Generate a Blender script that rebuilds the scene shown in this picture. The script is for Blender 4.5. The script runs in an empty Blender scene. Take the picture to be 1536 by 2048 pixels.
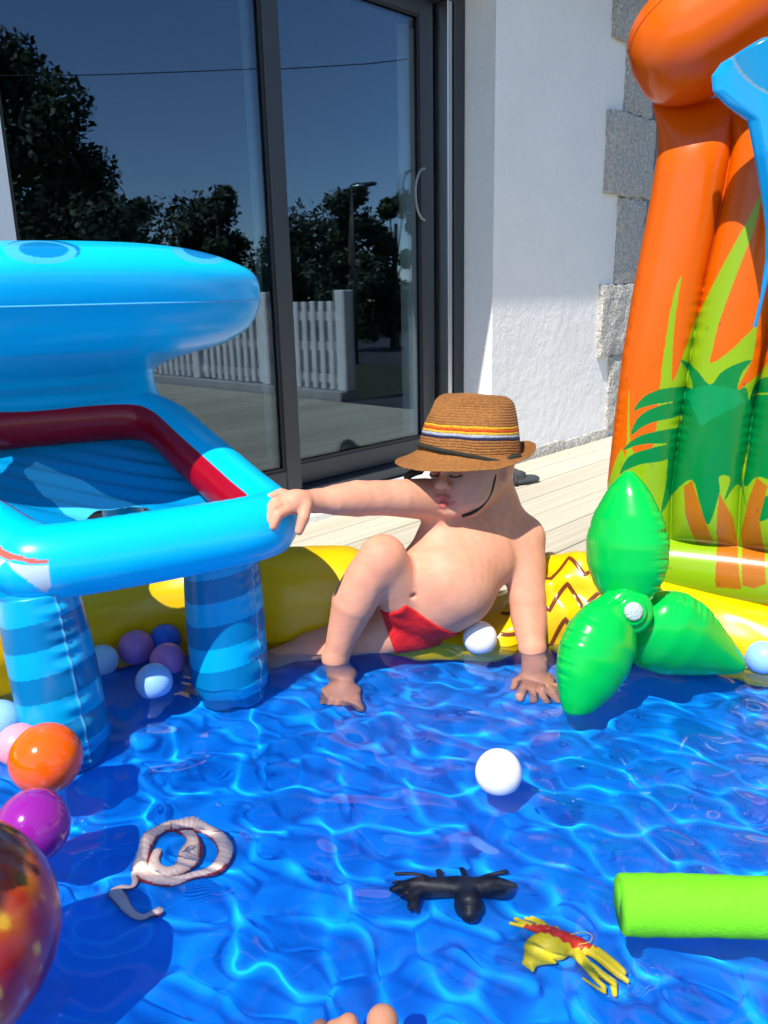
import bpy, math, random
import numpy as np
from mathutils import Vector, Matrix

random.seed(7); rng = np.random.default_rng(11)
R_ = math.radians
sc = bpy.context.scene
col = sc.collection

# ------------------------------------------------------------------ camera
F, CX, CY = 1600.0, 768.0, 1024.0          # focal length and centre of a 1536 x 2048 frame
ZC, ZW = 0.82, 0.12                        # eye height, water level
_dn = np.array([138., 5876., F]); _dn /= np.linalg.norm(_dn)
_up = -_dn
_fw = np.array([0, 0, 1.]) - _up * _up[2]; _fw /= np.linalg.norm(_fw)
_rt = np.cross(_fw, _up); _rt = _rt if _rt[0] > 0 else -_rt
RW = np.array([_rt, _fw, _up])             # camera axes (right, down, forward) -> world
CAM = np.array([0, 0, ZC])
cam_d = bpy.data.cameras.new('camera'); cam = bpy.data.objects.new('camera', cam_d); col.objects.link(cam)
m = Matrix.Identity(4)
for i in range(3):
    m[i][0] = RW[i][0]; m[i][1] = -RW[i][1]; m[i][2] = -RW[i][2]; m[i][3] = CAM[i]
cam.matrix_world = m
cam_d.sensor_fit = 'VERTICAL'; cam_d.sensor_height = 24.0; cam_d.lens = 24.0 * F / 2048.0
cam_d.clip_start = 0.02; cam_d.clip_end = 600
sc.camera = cam

# ------------------------------------------------------------------ light
SUN_AZ, SUN_EL = R_(-151.3), R_(54)        # azimuth from +y towards +x
to_sun = Vector((math.sin(SUN_AZ) * math.cos(SUN_EL), math.cos(SUN_AZ) * math.cos(SUN_EL), math.sin(SUN_EL)))
w = bpy.data.worlds.new('World'); sc.world = w; w.use_nodes = True
nt = w.node_tree
sky = nt.nodes.new('ShaderNodeTexSky'); sky.sky_type = 'NISHITA'; sky.sun_disc = False
sky.sun_elevation = SUN_EL; sky.sun_rotation = SUN_AZ
sky.altitude = 1500; sky.air_density = 1.0; sky.dust_density = 0.05; sky.ozone_density = 4.0
bg = nt.nodes['Background']; bg.inputs['Strength'].default_value = 0.14
nt.links.new(sky.outputs['Color'], bg.inputs['Color'])
sun_d = bpy.data.lights.new('sun', 'SUN'); sun_d.energy = 4.6; sun_d.angle = R_(0.5); sun_d.color = (1.0, 0.955, 0.88)
sun = bpy.data.objects.new('sun', sun_d); col.objects.link(sun)
sun.rotation_euler = to_sun.to_track_quat('Z', 'Y').to_euler(); sun.location = (0, 0, 20)
sun_d.cycles.is_caustics_light = True
vs = sc.view_settings
vs.view_transform = 'Standard'; vs.look = 'None'; vs.exposure = 0.55; vs.gamma = 1.0; vs.use_curve_mapping = False
cy = sc.cycles
cy.use_denoising = True
cy.max_bounces = 9; cy.transmission_bounces = 6; cy.transparent_max_bounces = 12; cy.diffuse_bounces = 3; cy.glossy_bounces = 4
cy.use_adaptive_sampling = True; cy.adaptive_threshold = 0.02
cy.sample_clamp_indirect = 6.0; cy.blur_glossy = 0.3

# ------------------------------------------------------------------ helpers: picture ray -> place
def ray(px, py):
    v = np.array([px - CX, py - CY, F]); v /= np.linalg.norm(v); return RW @ v
def on_z(px, py, z):
    d = ray(px, py); return CAM + d * ((z - ZC) / d[2])
def at(px, py, Y):
    d = ray(px, py); return CAM + d * (Y / d[1])
def depth(p):
    return float((RW.T @ (np.asarray(p) - CAM))[2])
def on_floor(px, py, z=0.02):
    p = on_z(px, py, ZW); d = ray(px, py); n = 1 / 1.333; c = -d[2]
    s = math.sqrt(1 - n * n * (1 - c * c)); r = n * d + np.array([0, 0, n * c - s])
    return p + r * ((z - ZW) / r[2])

# ------------------------------------------------------------------ helpers: objects
ORG = {}
def finish(o, parent):
    col.objects.link(o)
    if parent is not None: o.parent = parent
def tag(o, label=None, cat=None, group=None, kind=None):
    if label: o['label'] = label
    if cat: o['category'] = cat
    if group: o['group'] = group
    if kind: o['kind'] = kind
    return o
def empty(name, loc):
    o = bpy.data.objects.new(name, None); col.objects.link(o); o.location = tuple(float(x) for x in loc)
    o.empty_display_size = 0.05; ORG[o.name] = np.array(loc, float); return o
def org(o):
    return ORG.get(o.name, np.zeros(3)) if o is not None else np.zeros(3)
def mesh_data(name, V, Fc, mats, smooth=True, cols=None, midx=None):
    me = bpy.data.meshes.new(name)
    V = np.asarray(V, np.float32)
    if isinstance(Fc, np.ndarray) and Fc.ndim == 2:
        k = Fc.shape[1]
        me.vertices.add(len(V)); me.vertices.foreach_set('co', V.ravel())
        me.loops.add(Fc.size); me.loops.foreach_set('vertex_index', Fc.astype(np.int32).ravel())
        me.polygons.add(len(Fc)); me.polygons.foreach_set('loop_start', np.arange(0, Fc.size, k, dtype=np.int32))
        me.update(calc_edges=True); me.validate()
    else:
        me.from_pydata([tuple(map(float, v)) for v in V], [], [tuple(int(i) for i in f) for f in Fc]); me.update()
    for mm in (mats if isinstance(mats, (list, tuple)) else [mats]): me.materials.append(mm)
    if midx is not None: me.polygons.foreach_set('material_index', np.asarray(midx, np.int32))
    me.polygons.foreach_set('use_smooth', np.full(len(me.polygons), bool(smooth)))
    if cols is not None:
        a = me.color_attributes.new('Col', 'FLOAT_COLOR', 'POINT')
        c = np.ones((len(V), 4), np.float32); c[:, :3] = cols
        a.data.foreach_set('color', c.ravel())
    return me
def build(name, V, Fc, mats, parent=None, smooth=True, cols=None, midx=None, recv=True):
    V = np.asarray(V, float) - org(parent)
    o = bpy.data.objects.new(name, mesh_data(name, V, Fc, mats, smooth, cols, midx))
    finish(o, parent); ORG[o.name] = org(parent)
    if recv: o.cycles.is_caustics_receiver = True
    return o
def quads(nu, nv, cu=False, cv=False):
    iu = np.arange(nu if cu else nu - 1); iv = np.arange(nv if cv else nv - 1)
    a, b = np.meshgrid(iu, iv, indexing='ij'); a2 = (a + 1) % nu; b2 = (b + 1) % nv
    return np.stack([a * nv + b, a2 * nv + b, a2 * nv + b2, a * nv + b2], -1).reshape(-1, 4)
def merge(parts):
    Vs, Fs, o = [], [], 0
    for V, f in parts:
        Vs.append(np.asarray(V, float)); Fs += [tuple(int(i) + o for i in q) for q in f]; o += len(V)
    return np.concatenate(Vs), Fs
def box(c, s, ax=None, bev=0.0):
    """box centred at c with full sizes s, axes rows of ax; chamfered when bev > 0"""
    ax = np.eye(3) if ax is None else np.asarray(ax, float); h = np.asarray(s, float) / 2
    if bev <= 0:
        P = np.array([[x, y, z] for x in (-1, 1) for y in (-1, 1) for z in (-1, 1)]) * h
        f = [(0, 1, 3, 2), (4, 6, 7, 5), (0, 4, 5, 1), (2, 3, 7, 6), (0, 2, 6, 4), (1, 5, 7, 3)]
        return np.asarray(c) + P @ ax, f
    P = []; idx = {}
    for x in (-1, 1):
        for y in (-1, 1):
            for z in (-1, 1):
                sg = np.array([x, y, z])
                for k in range(3):
                    q = sg * h - sg * bev; q[k] = sg[k] * h[k]; idx[(x, y, z, k)] = len(P); P.append(q)
    f = []
    for k in range(3):
        i, j = [(1, 2), (2, 0), (0, 1)][k]
        for sgn in (-1, 1):
            q = []
            for a, b in ((-1, -1), (1, -1), (1, 1), (-1, 1)):
                v = [0, 0, 0]; v[k] = sgn; v[i] = a; v[j] = b; q.append(idx[(*v, k)])
            f.append(tuple(q if sgn > 0 else q[::-1]))
        for a in (-1, 1):
            for b in (-1, 1):
                v0 = [0, 0, 0]; v0[i] = a; v0[j] = b; v1 = list(v0); v0[k] = -1; v1[k] = 1
                f.append((idx[(*v0, i)], idx[(*v1, i)], idx[(*v1, j)], idx[(*v0, j)]))
    for x in (-1, 1):
        for y in (-1, 1):
            for z in (-1, 1): f.append(tuple(idx[(x, y, z, k)] for k in range(3)))
    return np.asarray(c) + np.array(P) @ ax, f
def fix_normals(o):
    import bmesh
    bm = bmesh.new(); bm.from_mesh(o.data); bmesh.ops.recalc_face_normals(bm, faces=bm.faces); bm.to_mesh(o.data); bm.free(); return o
def resample(pts, n, closed=False):
    """Catmull-Rom through pts (any number of columns)"""
    P = np.asarray(pts, float); N = len(P); out = []
    T = np.linspace(0, N if closed else N - 1, n, endpoint=not closed)
    for t in T:
        i = int(min(math.floor(t), (N - 1) if closed else (N - 2))); f = t - i
        g = (lambda k: P[k % N]) if closed else (lambda k: P[min(max(k, 0), N - 1)])
        a, b, c, d = g(i - 1), g(i), g(i + 1), g(i + 2)
        out.append(.5 * (2 * b + (c - a) * f + (2 * a - 5 * b + 4 * c - d) * f * f + (3 * b - 3 * c + d - a) * f ** 3))
    return np.array(out)
def sweep(path, rad, seg=24, closed=False, up=(0, 0, 1), cap=True, ry=None):
    """tube along path; returns V, F, ang (N,seg). ang 0 = side axis, pi/2 = up axis"""
    P = np.asarray(path, float); N = len(P); rad = np.broadcast_to(np.asarray(rad, float), (N,))
    ry = rad if ry is None else np.broadcast_to(np.asarray(ry, float), (N,))
    T = (np.roll(P, -1, 0) - np.roll(P, 1, 0)) if closed else np.gradient(P, axis=0)
    T /= np.linalg.norm(T, axis=1)[:, None] + 1e-12
    u = np.asarray(up, float); S = np.cross(T, u); bad = np.linalg.norm(S, axis=1) < 1e-3
    S[bad] = np.cross(T[bad], np.array([1., .3, 0])); S /= np.linalg.norm(S, axis=1)[:, None]
    Uv = np.cross(S, T); a = np.linspace(0, 2 * np.pi, seg, endpoint=False)
    V = P[:, None] + (rad[:, None, None] * np.cos(a)[None, :, None]) * S[:, None] + (ry[:, None, None] * np.sin(a)[None, :, None]) * Uv[:, None]
    Fq = quads(N, seg, closed, True)
    V = V.reshape(-1, 3); ang = np.broadcast_to(a, (N, seg)).reshape(-1)
    if cap and not closed:
        Fl = [tuple(q) for q in Fq]
        Fl.append(tuple(range(seg))); Fl.append(tuple((N - 1) * seg + k for k in range(seg))[::-1]); return V, Fl, ang
    return V, Fq, ang
def in_poly(x, y, poly):
    x = np.asarray(x); y = np.asarray(y); c = np.zeros(x.shape, bool); P = np.asarray(poly, float); n = len(P)
    for i in range(n):
        x1, y1 = P[i]; x2, y2 = P[i - 1]
        if y1 == y2: continue
        c ^= ((y1 > y) != (y2 > y)) & (x < (x2 - x1) * (y - y1) / (y2 - y1) + x1)
    return c
def seg_dist(x, y, pts):
    d = np.full(np.shape(x), 1e9)
    for (x1, y1), (x2, y2) in zip(pts[:-1], pts[1:]):
        L = (x2 - x1) ** 2 + (y2 - y1) ** 2 + 1e-12
        t = np.clip(((x - x1) * (x2 - x1) + (y - y1) * (y2 - y1)) / L, 0, 1)
        d = np.minimum(d, np.hypot(x - x1 - t * (x2 - x1), y - y1 - t * (y2 - y1)))
    return d
def sphere(c, r, nu=40, nv=24, scale=(1, 1, 1), rot=None):
    th = np.linspace(0, np.pi, nv); ph = np.linspace(0, 2 * np.pi, nu, endpoint=False)
    V = np.stack([np.outer(np.cos(ph), np.sin(th)), np.outer(np.sin(ph), np.sin(th)), np.outer(np.ones(nu), np.cos(th))], -1).reshape(-1, 3) * np.array(scale) * r
    if rot is not None: V = V @ np.asarray(rot)
    return V + np.asarray(c), quads(nu, nv, True, False)
def noise3(P, f, seed=0, n=6):
    """cheap smooth noise: a sum of random plane sines, about -1..1"""
    r = np.random.default_rng(seed); o = np.zeros(len(P))
    for k in range(n):
        d = r.normal(size=3); d /= np.linalg.norm(d); o += np.sin(P @ d * f * r.uniform(.6, 1.5) * 2 * np.pi + r.uniform(0, 6.28))
    return o / n ** .5 / 1.2

# signed distance field -> mesh
class Field:
    def __init__(s, lo, hi, h):
        s.lo = np.array(lo, float); s.h = h; s.n = np.ceil((np.array(hi) - s.lo) / h).astype(int) + 1
        s.f = np.full(s.n, 0.5, np.float32)
    def block(s, lo, hi):
        a = np.clip(np.floor((lo - s.lo) / s.h).astype(int), 0, s.n); b = np.clip(np.ceil((hi - s.lo) / s.h).astype(int) + 1, 0, s.n)
        if (b <= a).any(): return None
        ax = [(s.lo[i] + s.h * np.arange(a[i], b[i])).astype(np.float32) for i in range(3)]
        return tuple(slice(a[i], b[i]) for i in range(3)), ax[0][:, None, None], ax[1][None, :, None], ax[2][None, None, :]
    def put(s, sl, d, k, sub):
        g = s.f[sl]
        if sub: 
            h = np.maximum(k - np.abs(g + d), 0) / max(k, 1e-6); s.f[sl] = np.maximum(g, -d) + h * h * k * .25
        else:
            h = np.maximum(k - np.abs(g - d), 0) / max(k, 1e-6); s.f[sl] = np.minimum(g, d) - h * h * k * .25
    def cone(s, a, ra, b, rb, k=.012, sub=False):
        a = np.asarray(a, float); b = np.asarray(b, float); m = max(ra, rb) + k + 3 * s.h
        bl = s.block(np.minimum(a, b) - m, np.maximum(a, b) + m)
        if bl is None: return
        sl, X, Y, Z = bl; e = b - a; L = e @ e + 1e-12
        t = np.clip(((X - a[0]) * e[0] + (Y - a[1]) * e[1] + (Z - a[2]) * e[2]) / L, 0, 1)
        d = np.sqrt((X - a[0] - t * e[0]) ** 2 + (Y - a[1] - t * e[1]) ** 2 + (Z - a[2] - t * e[2]) ** 2) - (ra + (rb - ra) * t)
        s.put(sl, d, k, sub)
    def chain(s, pts, k=.012):
        A = np.array([p for p, _ in pts], float); m = max(r for _, r in pts) + k + 3 * s.h
        bl = s.block(A.min(0) - m, A.max(0) + m)
        if bl is None: return
        sl, X, Y, Z = bl; D = None
        for (a, ra), (b, rb) in zip(pts[:-1], pts[1:]):
            a = np.asarray(a, float); b = np.asarray(b, float); e = b - a; L = e @ e + 1e-12
            t = np.clip(((X - a[0]) * e[0] + (Y - a[1]) * e[1] + (Z - a[2]) * e[2]) / L, 0, 1)
            d = np.sqrt((X - a[0] - t * e[0]) ** 2 + (Y - a[1] - t * e[1]) ** 2 + (Z - a[2] - t * e[2]) ** 2) - (ra + (rb - ra) * t)
            D = d if D is None else np.minimum(D, d)
        s.put(sl, D, k, False)
    def part(s, lo, hi):
        a = np.clip(np.floor((np.array(lo) - s.lo) / s.h).astype(int), 0, s.n); b = np.clip(np.ceil((np.array(hi) - s.lo) / s.h).astype(int), 0, s.n)
        o = Field(s.lo + a * s.h, s.lo + (b - 1) * s.h, s.h); o.n = b - a; o.f = np.full(o.n, .5, np.float32); o.sl = tuple(slice(x, y) for x, y in zip(a, b)); return o
    def join(s, o, k): s.put(o.sl, o.f, k, False)
    def ell(s, c, r, ax=None, k=.012, sub=False):
        c = np.asarray(c, float); r = np.asarray(r, float); ax = np.eye(3) if ax is None else np.asarray(ax, float)
        m = r.max() + k + 3 * s.h; bl = s.block(c - m, c + m)
        if bl is None: return
        sl, X, Y, Z = bl; q = [(X - c[0]) * ax[i][0] + (Y - c[1]) * ax[i][1] + (Z - c[2]) * ax[i][2] for i in range(3)]
        k0 = np.sqrt(sum((q[i] / r[i]) ** 2 for i in range(3))); k1 = np.sqrt(sum((q[i] / r[i] ** 2) ** 2 for i in range(3))) + 1e-9
        s.put(sl, k0 * (k0 - 1) / k1, k, sub)
    def mesh(s, smooth=3, f=None):
        f = s.f if f is None else f; S = f < 0
        c = np.zeros(np.array(f.shape) - 1, np.int8); sub = lambda A, i, j, k: A[i:A.shape[0] - 1 + i, j:A.shape[1] - 1 + j, k:A.shape[2] - 1 + k]
        for i in (0, 1):
            for j in (0, 1):
                for k in (0, 1): c += sub(S, i, j, k)
        cells = np.argwhere((c > 0) & (c < 8)); idx = np.full(c.shape, -1, np.int32); idx[tuple(cells.T)] = np.arange(len(cells))
        acc = np.zeros((len(cells), 3)); cnt = np.zeros(len(cells))
        cs = [(i, j, k) for i in (0, 1) for j in (0, 1) for k in (0, 1)]
        val = {q: f[cells[:, 0] + q[0], cells[:, 1] + q[1], cells[:, 2] + q[2]] for q in cs}
        for a in cs:
            for ax in range(3):
                if a[ax]: continue
                b = list(a); b[ax] = 1; b = tuple(b); va, vb = val[a], val[b]; mk = (va < 0) != (vb < 0)
                t = np.where(mk, va / np.where(mk, va - vb, 1), 0); p = np.tile(np.array(a, float), (len(cells), 1)); p[:, ax] = t
                acc[mk] += p[mk]; cnt[mk] += 1
        V = s.lo + (cells + acc / cnt[:, None]) * s.h
        Q = []
        for ax in range(3):
            o1, o2 = [(1, 2), (2, 0), (0, 1)][ax]
            A = [slice(None)] * 3; Bm = [slice(None)] * 3; A[ax] = slice(0, -1); Bm[ax] = slice(1, None)
            e = S[tuple(A)] != S[tuple(Bm)]; E_ = np.argwhere(e)
            ok = (E_[:, o1] > 0) & (E_[:, o2] > 0) & (E_[:, o1] < c.shape[o1]) & (E_[:, o2] < c.shape[o2]); E_ = E_[ok]
            ins = S[tuple(A)][tuple(E_.T)]
            def g(d1, d2):
                q = E_.copy(); q[:, o1] += d1; q[:, o2] += d2; return idx[tuple(q.T)]
            q4 = np.stack([g(-1, -1), g(0, -1), g(0, 0), g(-1, 0)], 1)
            q4[~ins] = q4[~ins][:, ::-1]; Q.append(q4)
        Q = np.concatenate(Q)
        ed = np.concatenate([Q[:, [0, 1]], Q[:, [1, 2]], Q[:, [2, 3]], Q[:, [3, 0]]])
        deg = np.bincount(ed.ravel(), minlength=len(V))[:, None] + 1e-9
        for it in range(smooth):
            s_ = np.stack([np.bincount(ed[:, 0], V[ed[:, 1], i], len(V)) + np.bincount(ed[:, 1], V[ed[:, 0], i], len(V)) for i in range(3)], 1) / deg
            V = V + .5 * (s_ - V)
        return V, Q

# ------------------------------------------------------------------ materials
MATS = {}
def nodes(name):
    mm = bpy.data.materials.new(name); mm.use_nodes = True; MATS[name] = mm
    t = mm.node_tree; return mm, t, t.nodes['Principled BSDF']
def principled(name, rgb, rough=.5, spec=.5, attr=False, var=0.0, var_scale=8.0, bump=0.0, bump_scale=40.0, metal=0.0, coat=0.0, sss=0.0, sssr=(1, .3, .15), ssss=.01, stretch=None, bump2=None, rvar=0.0, thin=0.0):
    mm, t, b = nodes(name); N, L = t.nodes, t.links
    b.inputs['Roughness'].default_value = rough; b.inputs['Specular IOR Level'].default_value = spec
    b.inputs['Metallic'].default_value = metal; b.inputs['Coat Weight'].default_value = coat; b.inputs['Coat Roughness'].default_value = .08
    if sss: b.inputs['Subsurface Weight'].default_value = sss; b.inputs['Subsurface Radius'].default_value = sssr; b.inputs['Subsurface Scale'].default_value = ssss
    tc = N.new('ShaderNodeTexCoord'); vec = tc.outputs['Object']
    if stretch:
        mp = N.new('ShaderNodeMapping'); mp.inputs['Scale'].default_value = stretch; L.new(vec, mp.inputs['Vector']); vec = mp.outputs['Vector']
    csock = None
    if attr:
        at_ = N.new('ShaderNodeAttribute'); at_.attribute_name = 'Col'; csock = at_.outputs['Color']
    if var > 0:
        nz = N.new('ShaderNodeTexNoise'); nz.inputs['Scale'].default_value = var_scale; nz.inputs['Detail'].default_value = 6; L.new(vec, nz.inputs['Vector'])
        hs = N.new('ShaderNodeHueSaturation'); mr = N.new('ShaderNodeMapRange'); L.new(nz.outputs['Fac'], mr.inputs['Value'])
        mr.inputs['From Min'].default_value = .3; mr.inputs['From Max'].default_value = .7
        mr.inputs['To Min'].default_value = 1 - var; mr.inputs['To Max'].default_value = 1 + var; L.new(mr.outputs['Result'], hs.inputs['Value'])
        if csock is not None: L.new(csock, hs.inputs['Color'])
        else: hs.inputs['Color'].default_value = (*rgb, 1)
        csock = hs.outputs['Color']
        if rvar:
            m2 = N.new('ShaderNodeMapRange'); L.new(nz.outputs['Fac'], m2.inputs['Value']); m2.inputs['From Min'].default_value = .3; m2.inputs['From Max'].default_value = .7
            m2.inputs['To Min'].default_value = max(rough - rvar, .02); m2.inputs['To Max'].default_value = rough + rvar; L.new(m2.outputs['Result'], b.inputs['Roughness'])
    if csock is not None: L.new(csock, b.inputs['Base Color'])
    else: b.inputs['Base Color'].default_value = (*rgb, 1)
    if bump > 0:
        nz2 = N.new('ShaderNodeTexNoise'); nz2.inputs['Scale'].default_value = bump_scale; nz2.inputs['Detail'].default_value = 5; L.new(vec, nz2.inputs['Vector'])
        bp = N.new('ShaderNodeBump'); bp.inputs['Strength'].default_value = bump; bp.inputs['Distance'].default_value = .01
        L.new(nz2.outputs['Fac'], bp.inputs['Height']); L.new(bp.outputs['Normal'], b.inputs['Normal'])
        if bump2:
            v2 = N.new('ShaderNodeTexNoise'); v2.inputs['Scale'].default_value = bump2[1]; v2.inputs['Detail'].default_value = 3; L.new(vec, v2.inputs['Vector'])
            b2 = N.new('ShaderNodeBump'); b2.inputs['Strength'].default_value = bump2[0]; b2.inputs['Distance'].default_value = .02
            L.new(v2.outputs['Fac'], b2.inputs['Height']); L.new(b2.outputs['Normal'], bp.inputs['Normal'])
    if thin > 0:                                           # thin vinyl lets some light through
        tr = N.new('ShaderNodeBsdfTranslucent'); mx = N.new('ShaderNodeMixShader'); mx.inputs[0].default_value = thin
        if csock is not None: L.new(csock, tr.inputs['Color'])
        else: tr.inputs['Color'].default_value = (*rgb, 1)
        L.new(b.outputs[0], mx.inputs[1]); L.new(tr.outputs[0], mx.inputs[2]); L.new(mx.outputs[0], N['Material Output'].inputs['Surface'])
    return mm
vinyl = principled('printed_vinyl', (1, 1, 1), rough=.26, spec=.45, attr=True, bump=.07, bump_scale=18, coat=.1, thin=.20)
vinyl_green = principled('green_vinyl', (.0, .62, .075), rough=.2, spec=.5, bump=.05, bump_scale=14, coat=.15, thin=.25)
M_stucco = principled('white_render', (.81, .80, .775), rough=.85, spec=.2, bump=.22, bump_scale=75, bump2=(.24, 17), var=.03, var_scale=3)
M_granite = principled('granite', (.47, .45, .41), rough=.85, spec=.3, bump=1.0, bump_scale=85, bump2=(1.0, 30), var=.32, var_scale=70)
M_mortar = principled('mortar', (.36, .34, .31), rough=.95, spec=.1, bump=.8, bump_scale=60)
M_alu = principled('dark_aluminium', (.028, .033, .04), rough=.42, spec=.5, bump=.05, bump_scale=300)
M_stripe = principled('pale_stripe', (.48, .56, .52), rough=.5)
M_handle = principled('satin_handle', (.20, .24, .23), rough=.4)
M_steel = principled('brushed_steel', (.6, .62, .63), rough=.3, metal=1.0)
M_rubber = principled('black_gasket', (.012, .012, .013), rough=.6)
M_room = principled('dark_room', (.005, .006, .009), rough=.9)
M_curtain = principled('pale_curtain', (.75, .66, .64), rough=.9)
M_white = principled('white_painted_wood', (.84, .82, .81), rough=.6, var=.10, var_scale=12, bump=.2, bump_scale=60)
M_concrete = principled('pale_concrete', (.45, .43, .41), rough=.9, var=.15, var_scale=6, bump=.5, bump_scale=50)
M_slate = principled('slate_paving', (.05, .05, .055), rough=.7, var=.3, var_scale=5, bump=.4, bump_scale=20)
M_grass = principled('lawn', (.030, .042, .014), rough=.95, var=.4, var_scale=6, bump=1, bump_scale=60)
M_leaf = principled('foliage', (.022, .042, .011), rough=.6, var=.5, var_scale=1.2)
M_bark = principled('bark', (.10, .075, .05), rough=.95, bump=1, bump_scale=20)
M_cable = principled('black_cable', (.02, .02, .022), rough=.6)
M_ball = principled('soft_plastic_ball', (1, 1, 1), rough=.35, spec=.4, attr=True, sss=.25, sssr=(1, 1, 1), ssss=.01, bump=.04, bump_scale=160)
M_gball = principled('glossy_ball', (1, 1, 1), rough=.14, spec=.5, attr=True, coat=.3, bump=.05, bump_scale=30)
M_foil = principled('printed_glossy_balloon', (1, 1, 1), rough=.22, spec=.5, attr=True, coat=.25)
M_skin = principled('skin', (.8, .5, .38), rough=.5, spec=.22, attr=True, coat=.0, sss=.35, sssr=(1, .35, .2), ssss=.014, var=.06, var_scale=22, bump=.04, bump_scale=420)
M_trunks = principled('red_swim_fabric', (.62, .012, .012), rough=.55, spec=.3, bump=.25, bump_scale=350, bump2=(.2, 45), var=.10, var_scale=40)
M_straw = principled('straw_braid', (1, 1, 1), rough=.6, spec=.3, attr=True, var=.22, var_scale=170, bump=.7, bump_scale=520)
M_cord = principled('olive_cord', (.018, .02, .013), rough=.8, bump=.6, bump_scale=500)
M_foam = principled('green_foam', (.15, .62, .012), rough=.75, spec=.25, bump=.25, bump_scale=420, var=.07, var_scale=160)
M_foam_in = principled('foam_core', (.20, .36, .03), rough=.9, bump=.6, bump_scale=200)
M_toy = principled('dive_toy_rubber', (1, 1, 1), rough=.5, attr=True, bump=.2, bump_scale=90)
M_shoe = principled('grey_rubber', (.05, .055, .06), rough=.7, bump=.4, bump_scale=120)
M_valve = principled('clear_valve', (.42, .5, .45), rough=.25, spec=.6, bump=.5, bump_scale=300)
M_liner = principled('blue_liner', (.0, .235, .88), rough=.4, spec=.3, var=.06, var_scale=9, bump=.15, bump_scale=12)
M_clear = principled('clear_blue_vinyl', (1, 1, 1), rough=.18, spec=.5, attr=True, coat=.2)

def wood_mat():
    mm, t, b = nodes('bleached_deck_wood'); N, L = t.nodes, t.links
    tc = N.new('ShaderNodeTexCoord'); oi = N.new('ShaderNodeObjectInfo')
    ad = N.new('ShaderNodeVectorMath'); ad.operation = 'ADD'; L.new(tc.outputs['Object'], ad.inputs[0])
    sc_ = N.new('ShaderNodeVectorMath'); sc_.operation = 'SCALE'; sc_.inputs['Scale'].default_value = 37.0
    cx = N.new('ShaderNodeCombineXYZ'); L.new(oi.outputs['Random'], cx.inputs[0]); L.new(oi.outputs['Random'], cx.inputs[1]); L.new(cx.outputs[0], sc_.inputs[0]); L.new(sc_.outputs[0], ad.inputs[1])
    mp = N.new('ShaderNodeMapping'); mp.inputs['Scale'].default_value = (2.2, 42, 42); L.new(ad.outputs[0], mp.inputs['Vector'])
    nz = N.new('ShaderNodeTexNoise'); nz.inputs['Scale'].default_value = 1.6; nz.inputs['Detail'].default_value = 9; nz.inputs['Roughness'].default_value = .65; L.new(mp.outputs[0], nz.inputs['Vector'])
    cr = N.new('ShaderNodeValToRGB'); e = cr.color_ramp.elements
    e[0].position = .2; e[0].color = (.42, .365, .255, 1); e[1].position = .62; e[1].color = (.60, .545, .42, 1); L.new(nz.outputs['Fac'], cr.inputs['Fac'])
    hs = N.new('ShaderNodeHueSaturation'); L.new(cr.outputs['Color'], hs.inputs['Color'])
    mr = N.new('ShaderNodeMapRange'); L.new(oi.outputs['Random'], mr.inputs['Value']); mr.inputs['To Min'].default_value = .86; mr.inputs['To Max'].default_value = 1.1; L.new(mr.outputs[0], hs.inputs['Value'])
    L.new(hs.outputs[0], b.inputs['Base Color']); b.inputs['Roughness'].default_value = .75; b.inputs['Specular IOR Level'].default_value = .25
    bp = N.new('ShaderNodeBump'); bp.inputs['Strength'].default_value = .5; bp.inputs['Distance'].default_value = .004; L.new(nz.outputs['Fac'], bp.inputs['Height']); L.new(bp.outputs[0], b.inputs['Normal'])
    return mm
M_deck = wood_mat()
def glass_mat():
    mm, t, b = nodes('window_glass'); N, L = t.nodes, t.links; N.remove(b)
    fr = N.new('ShaderNodeFresnel')                      # the pane does not bend rays, so both its faces reflect alike
    ge = N.new('ShaderNodeNewGeometry'); mr = N.new('ShaderNodeMapRange'); L.new(ge.outputs['Backfacing'], mr.inputs['Value'])
    mr.inputs['To Min'].default_value = 1.66; mr.inputs['To Max'].default_value = 1 / 1.66; L.new(mr.outputs[0], fr.inputs['IOR'])
    tr = N.new('ShaderNodeBsdfTransparent'); tr.inputs['Color'].default_value = (.86, .92, .92, 1)
    gl = N.new('ShaderNodeBsdfGlossy'); gl.inputs['Roughness'].default_value = 0.0; gl.inputs['Color'].default_value = (.66, .77, .95, 1)   # coated double glazing
    mx = N.new('ShaderNodeMixShader'); L.new(fr.outputs[0], mx.inputs[0]); L.new(tr.outputs[0], mx.inputs[1]); L.new(gl.outputs[0], mx.inputs[2])
    L.new(mx.outputs[0], N['Material Output'].inputs['Surface']); return mm
M_glass = glass_mat()
def water_mat():
    mm, t, b = nodes('pool_water'); N, L = t.nodes, t.links; N.remove(b)
    g = N.new('ShaderNodeBsdfGlass'); g.inputs['IOR'].default_value = 1.333; g.inputs['Roughness'].default_value = 0.0; g.inputs['Color'].default_value = (.97, .99, 1, 1)
    L.new(g.outputs[0], N['Material Output'].inputs['Surface']); return mm
M_water = water_mat()

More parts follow.
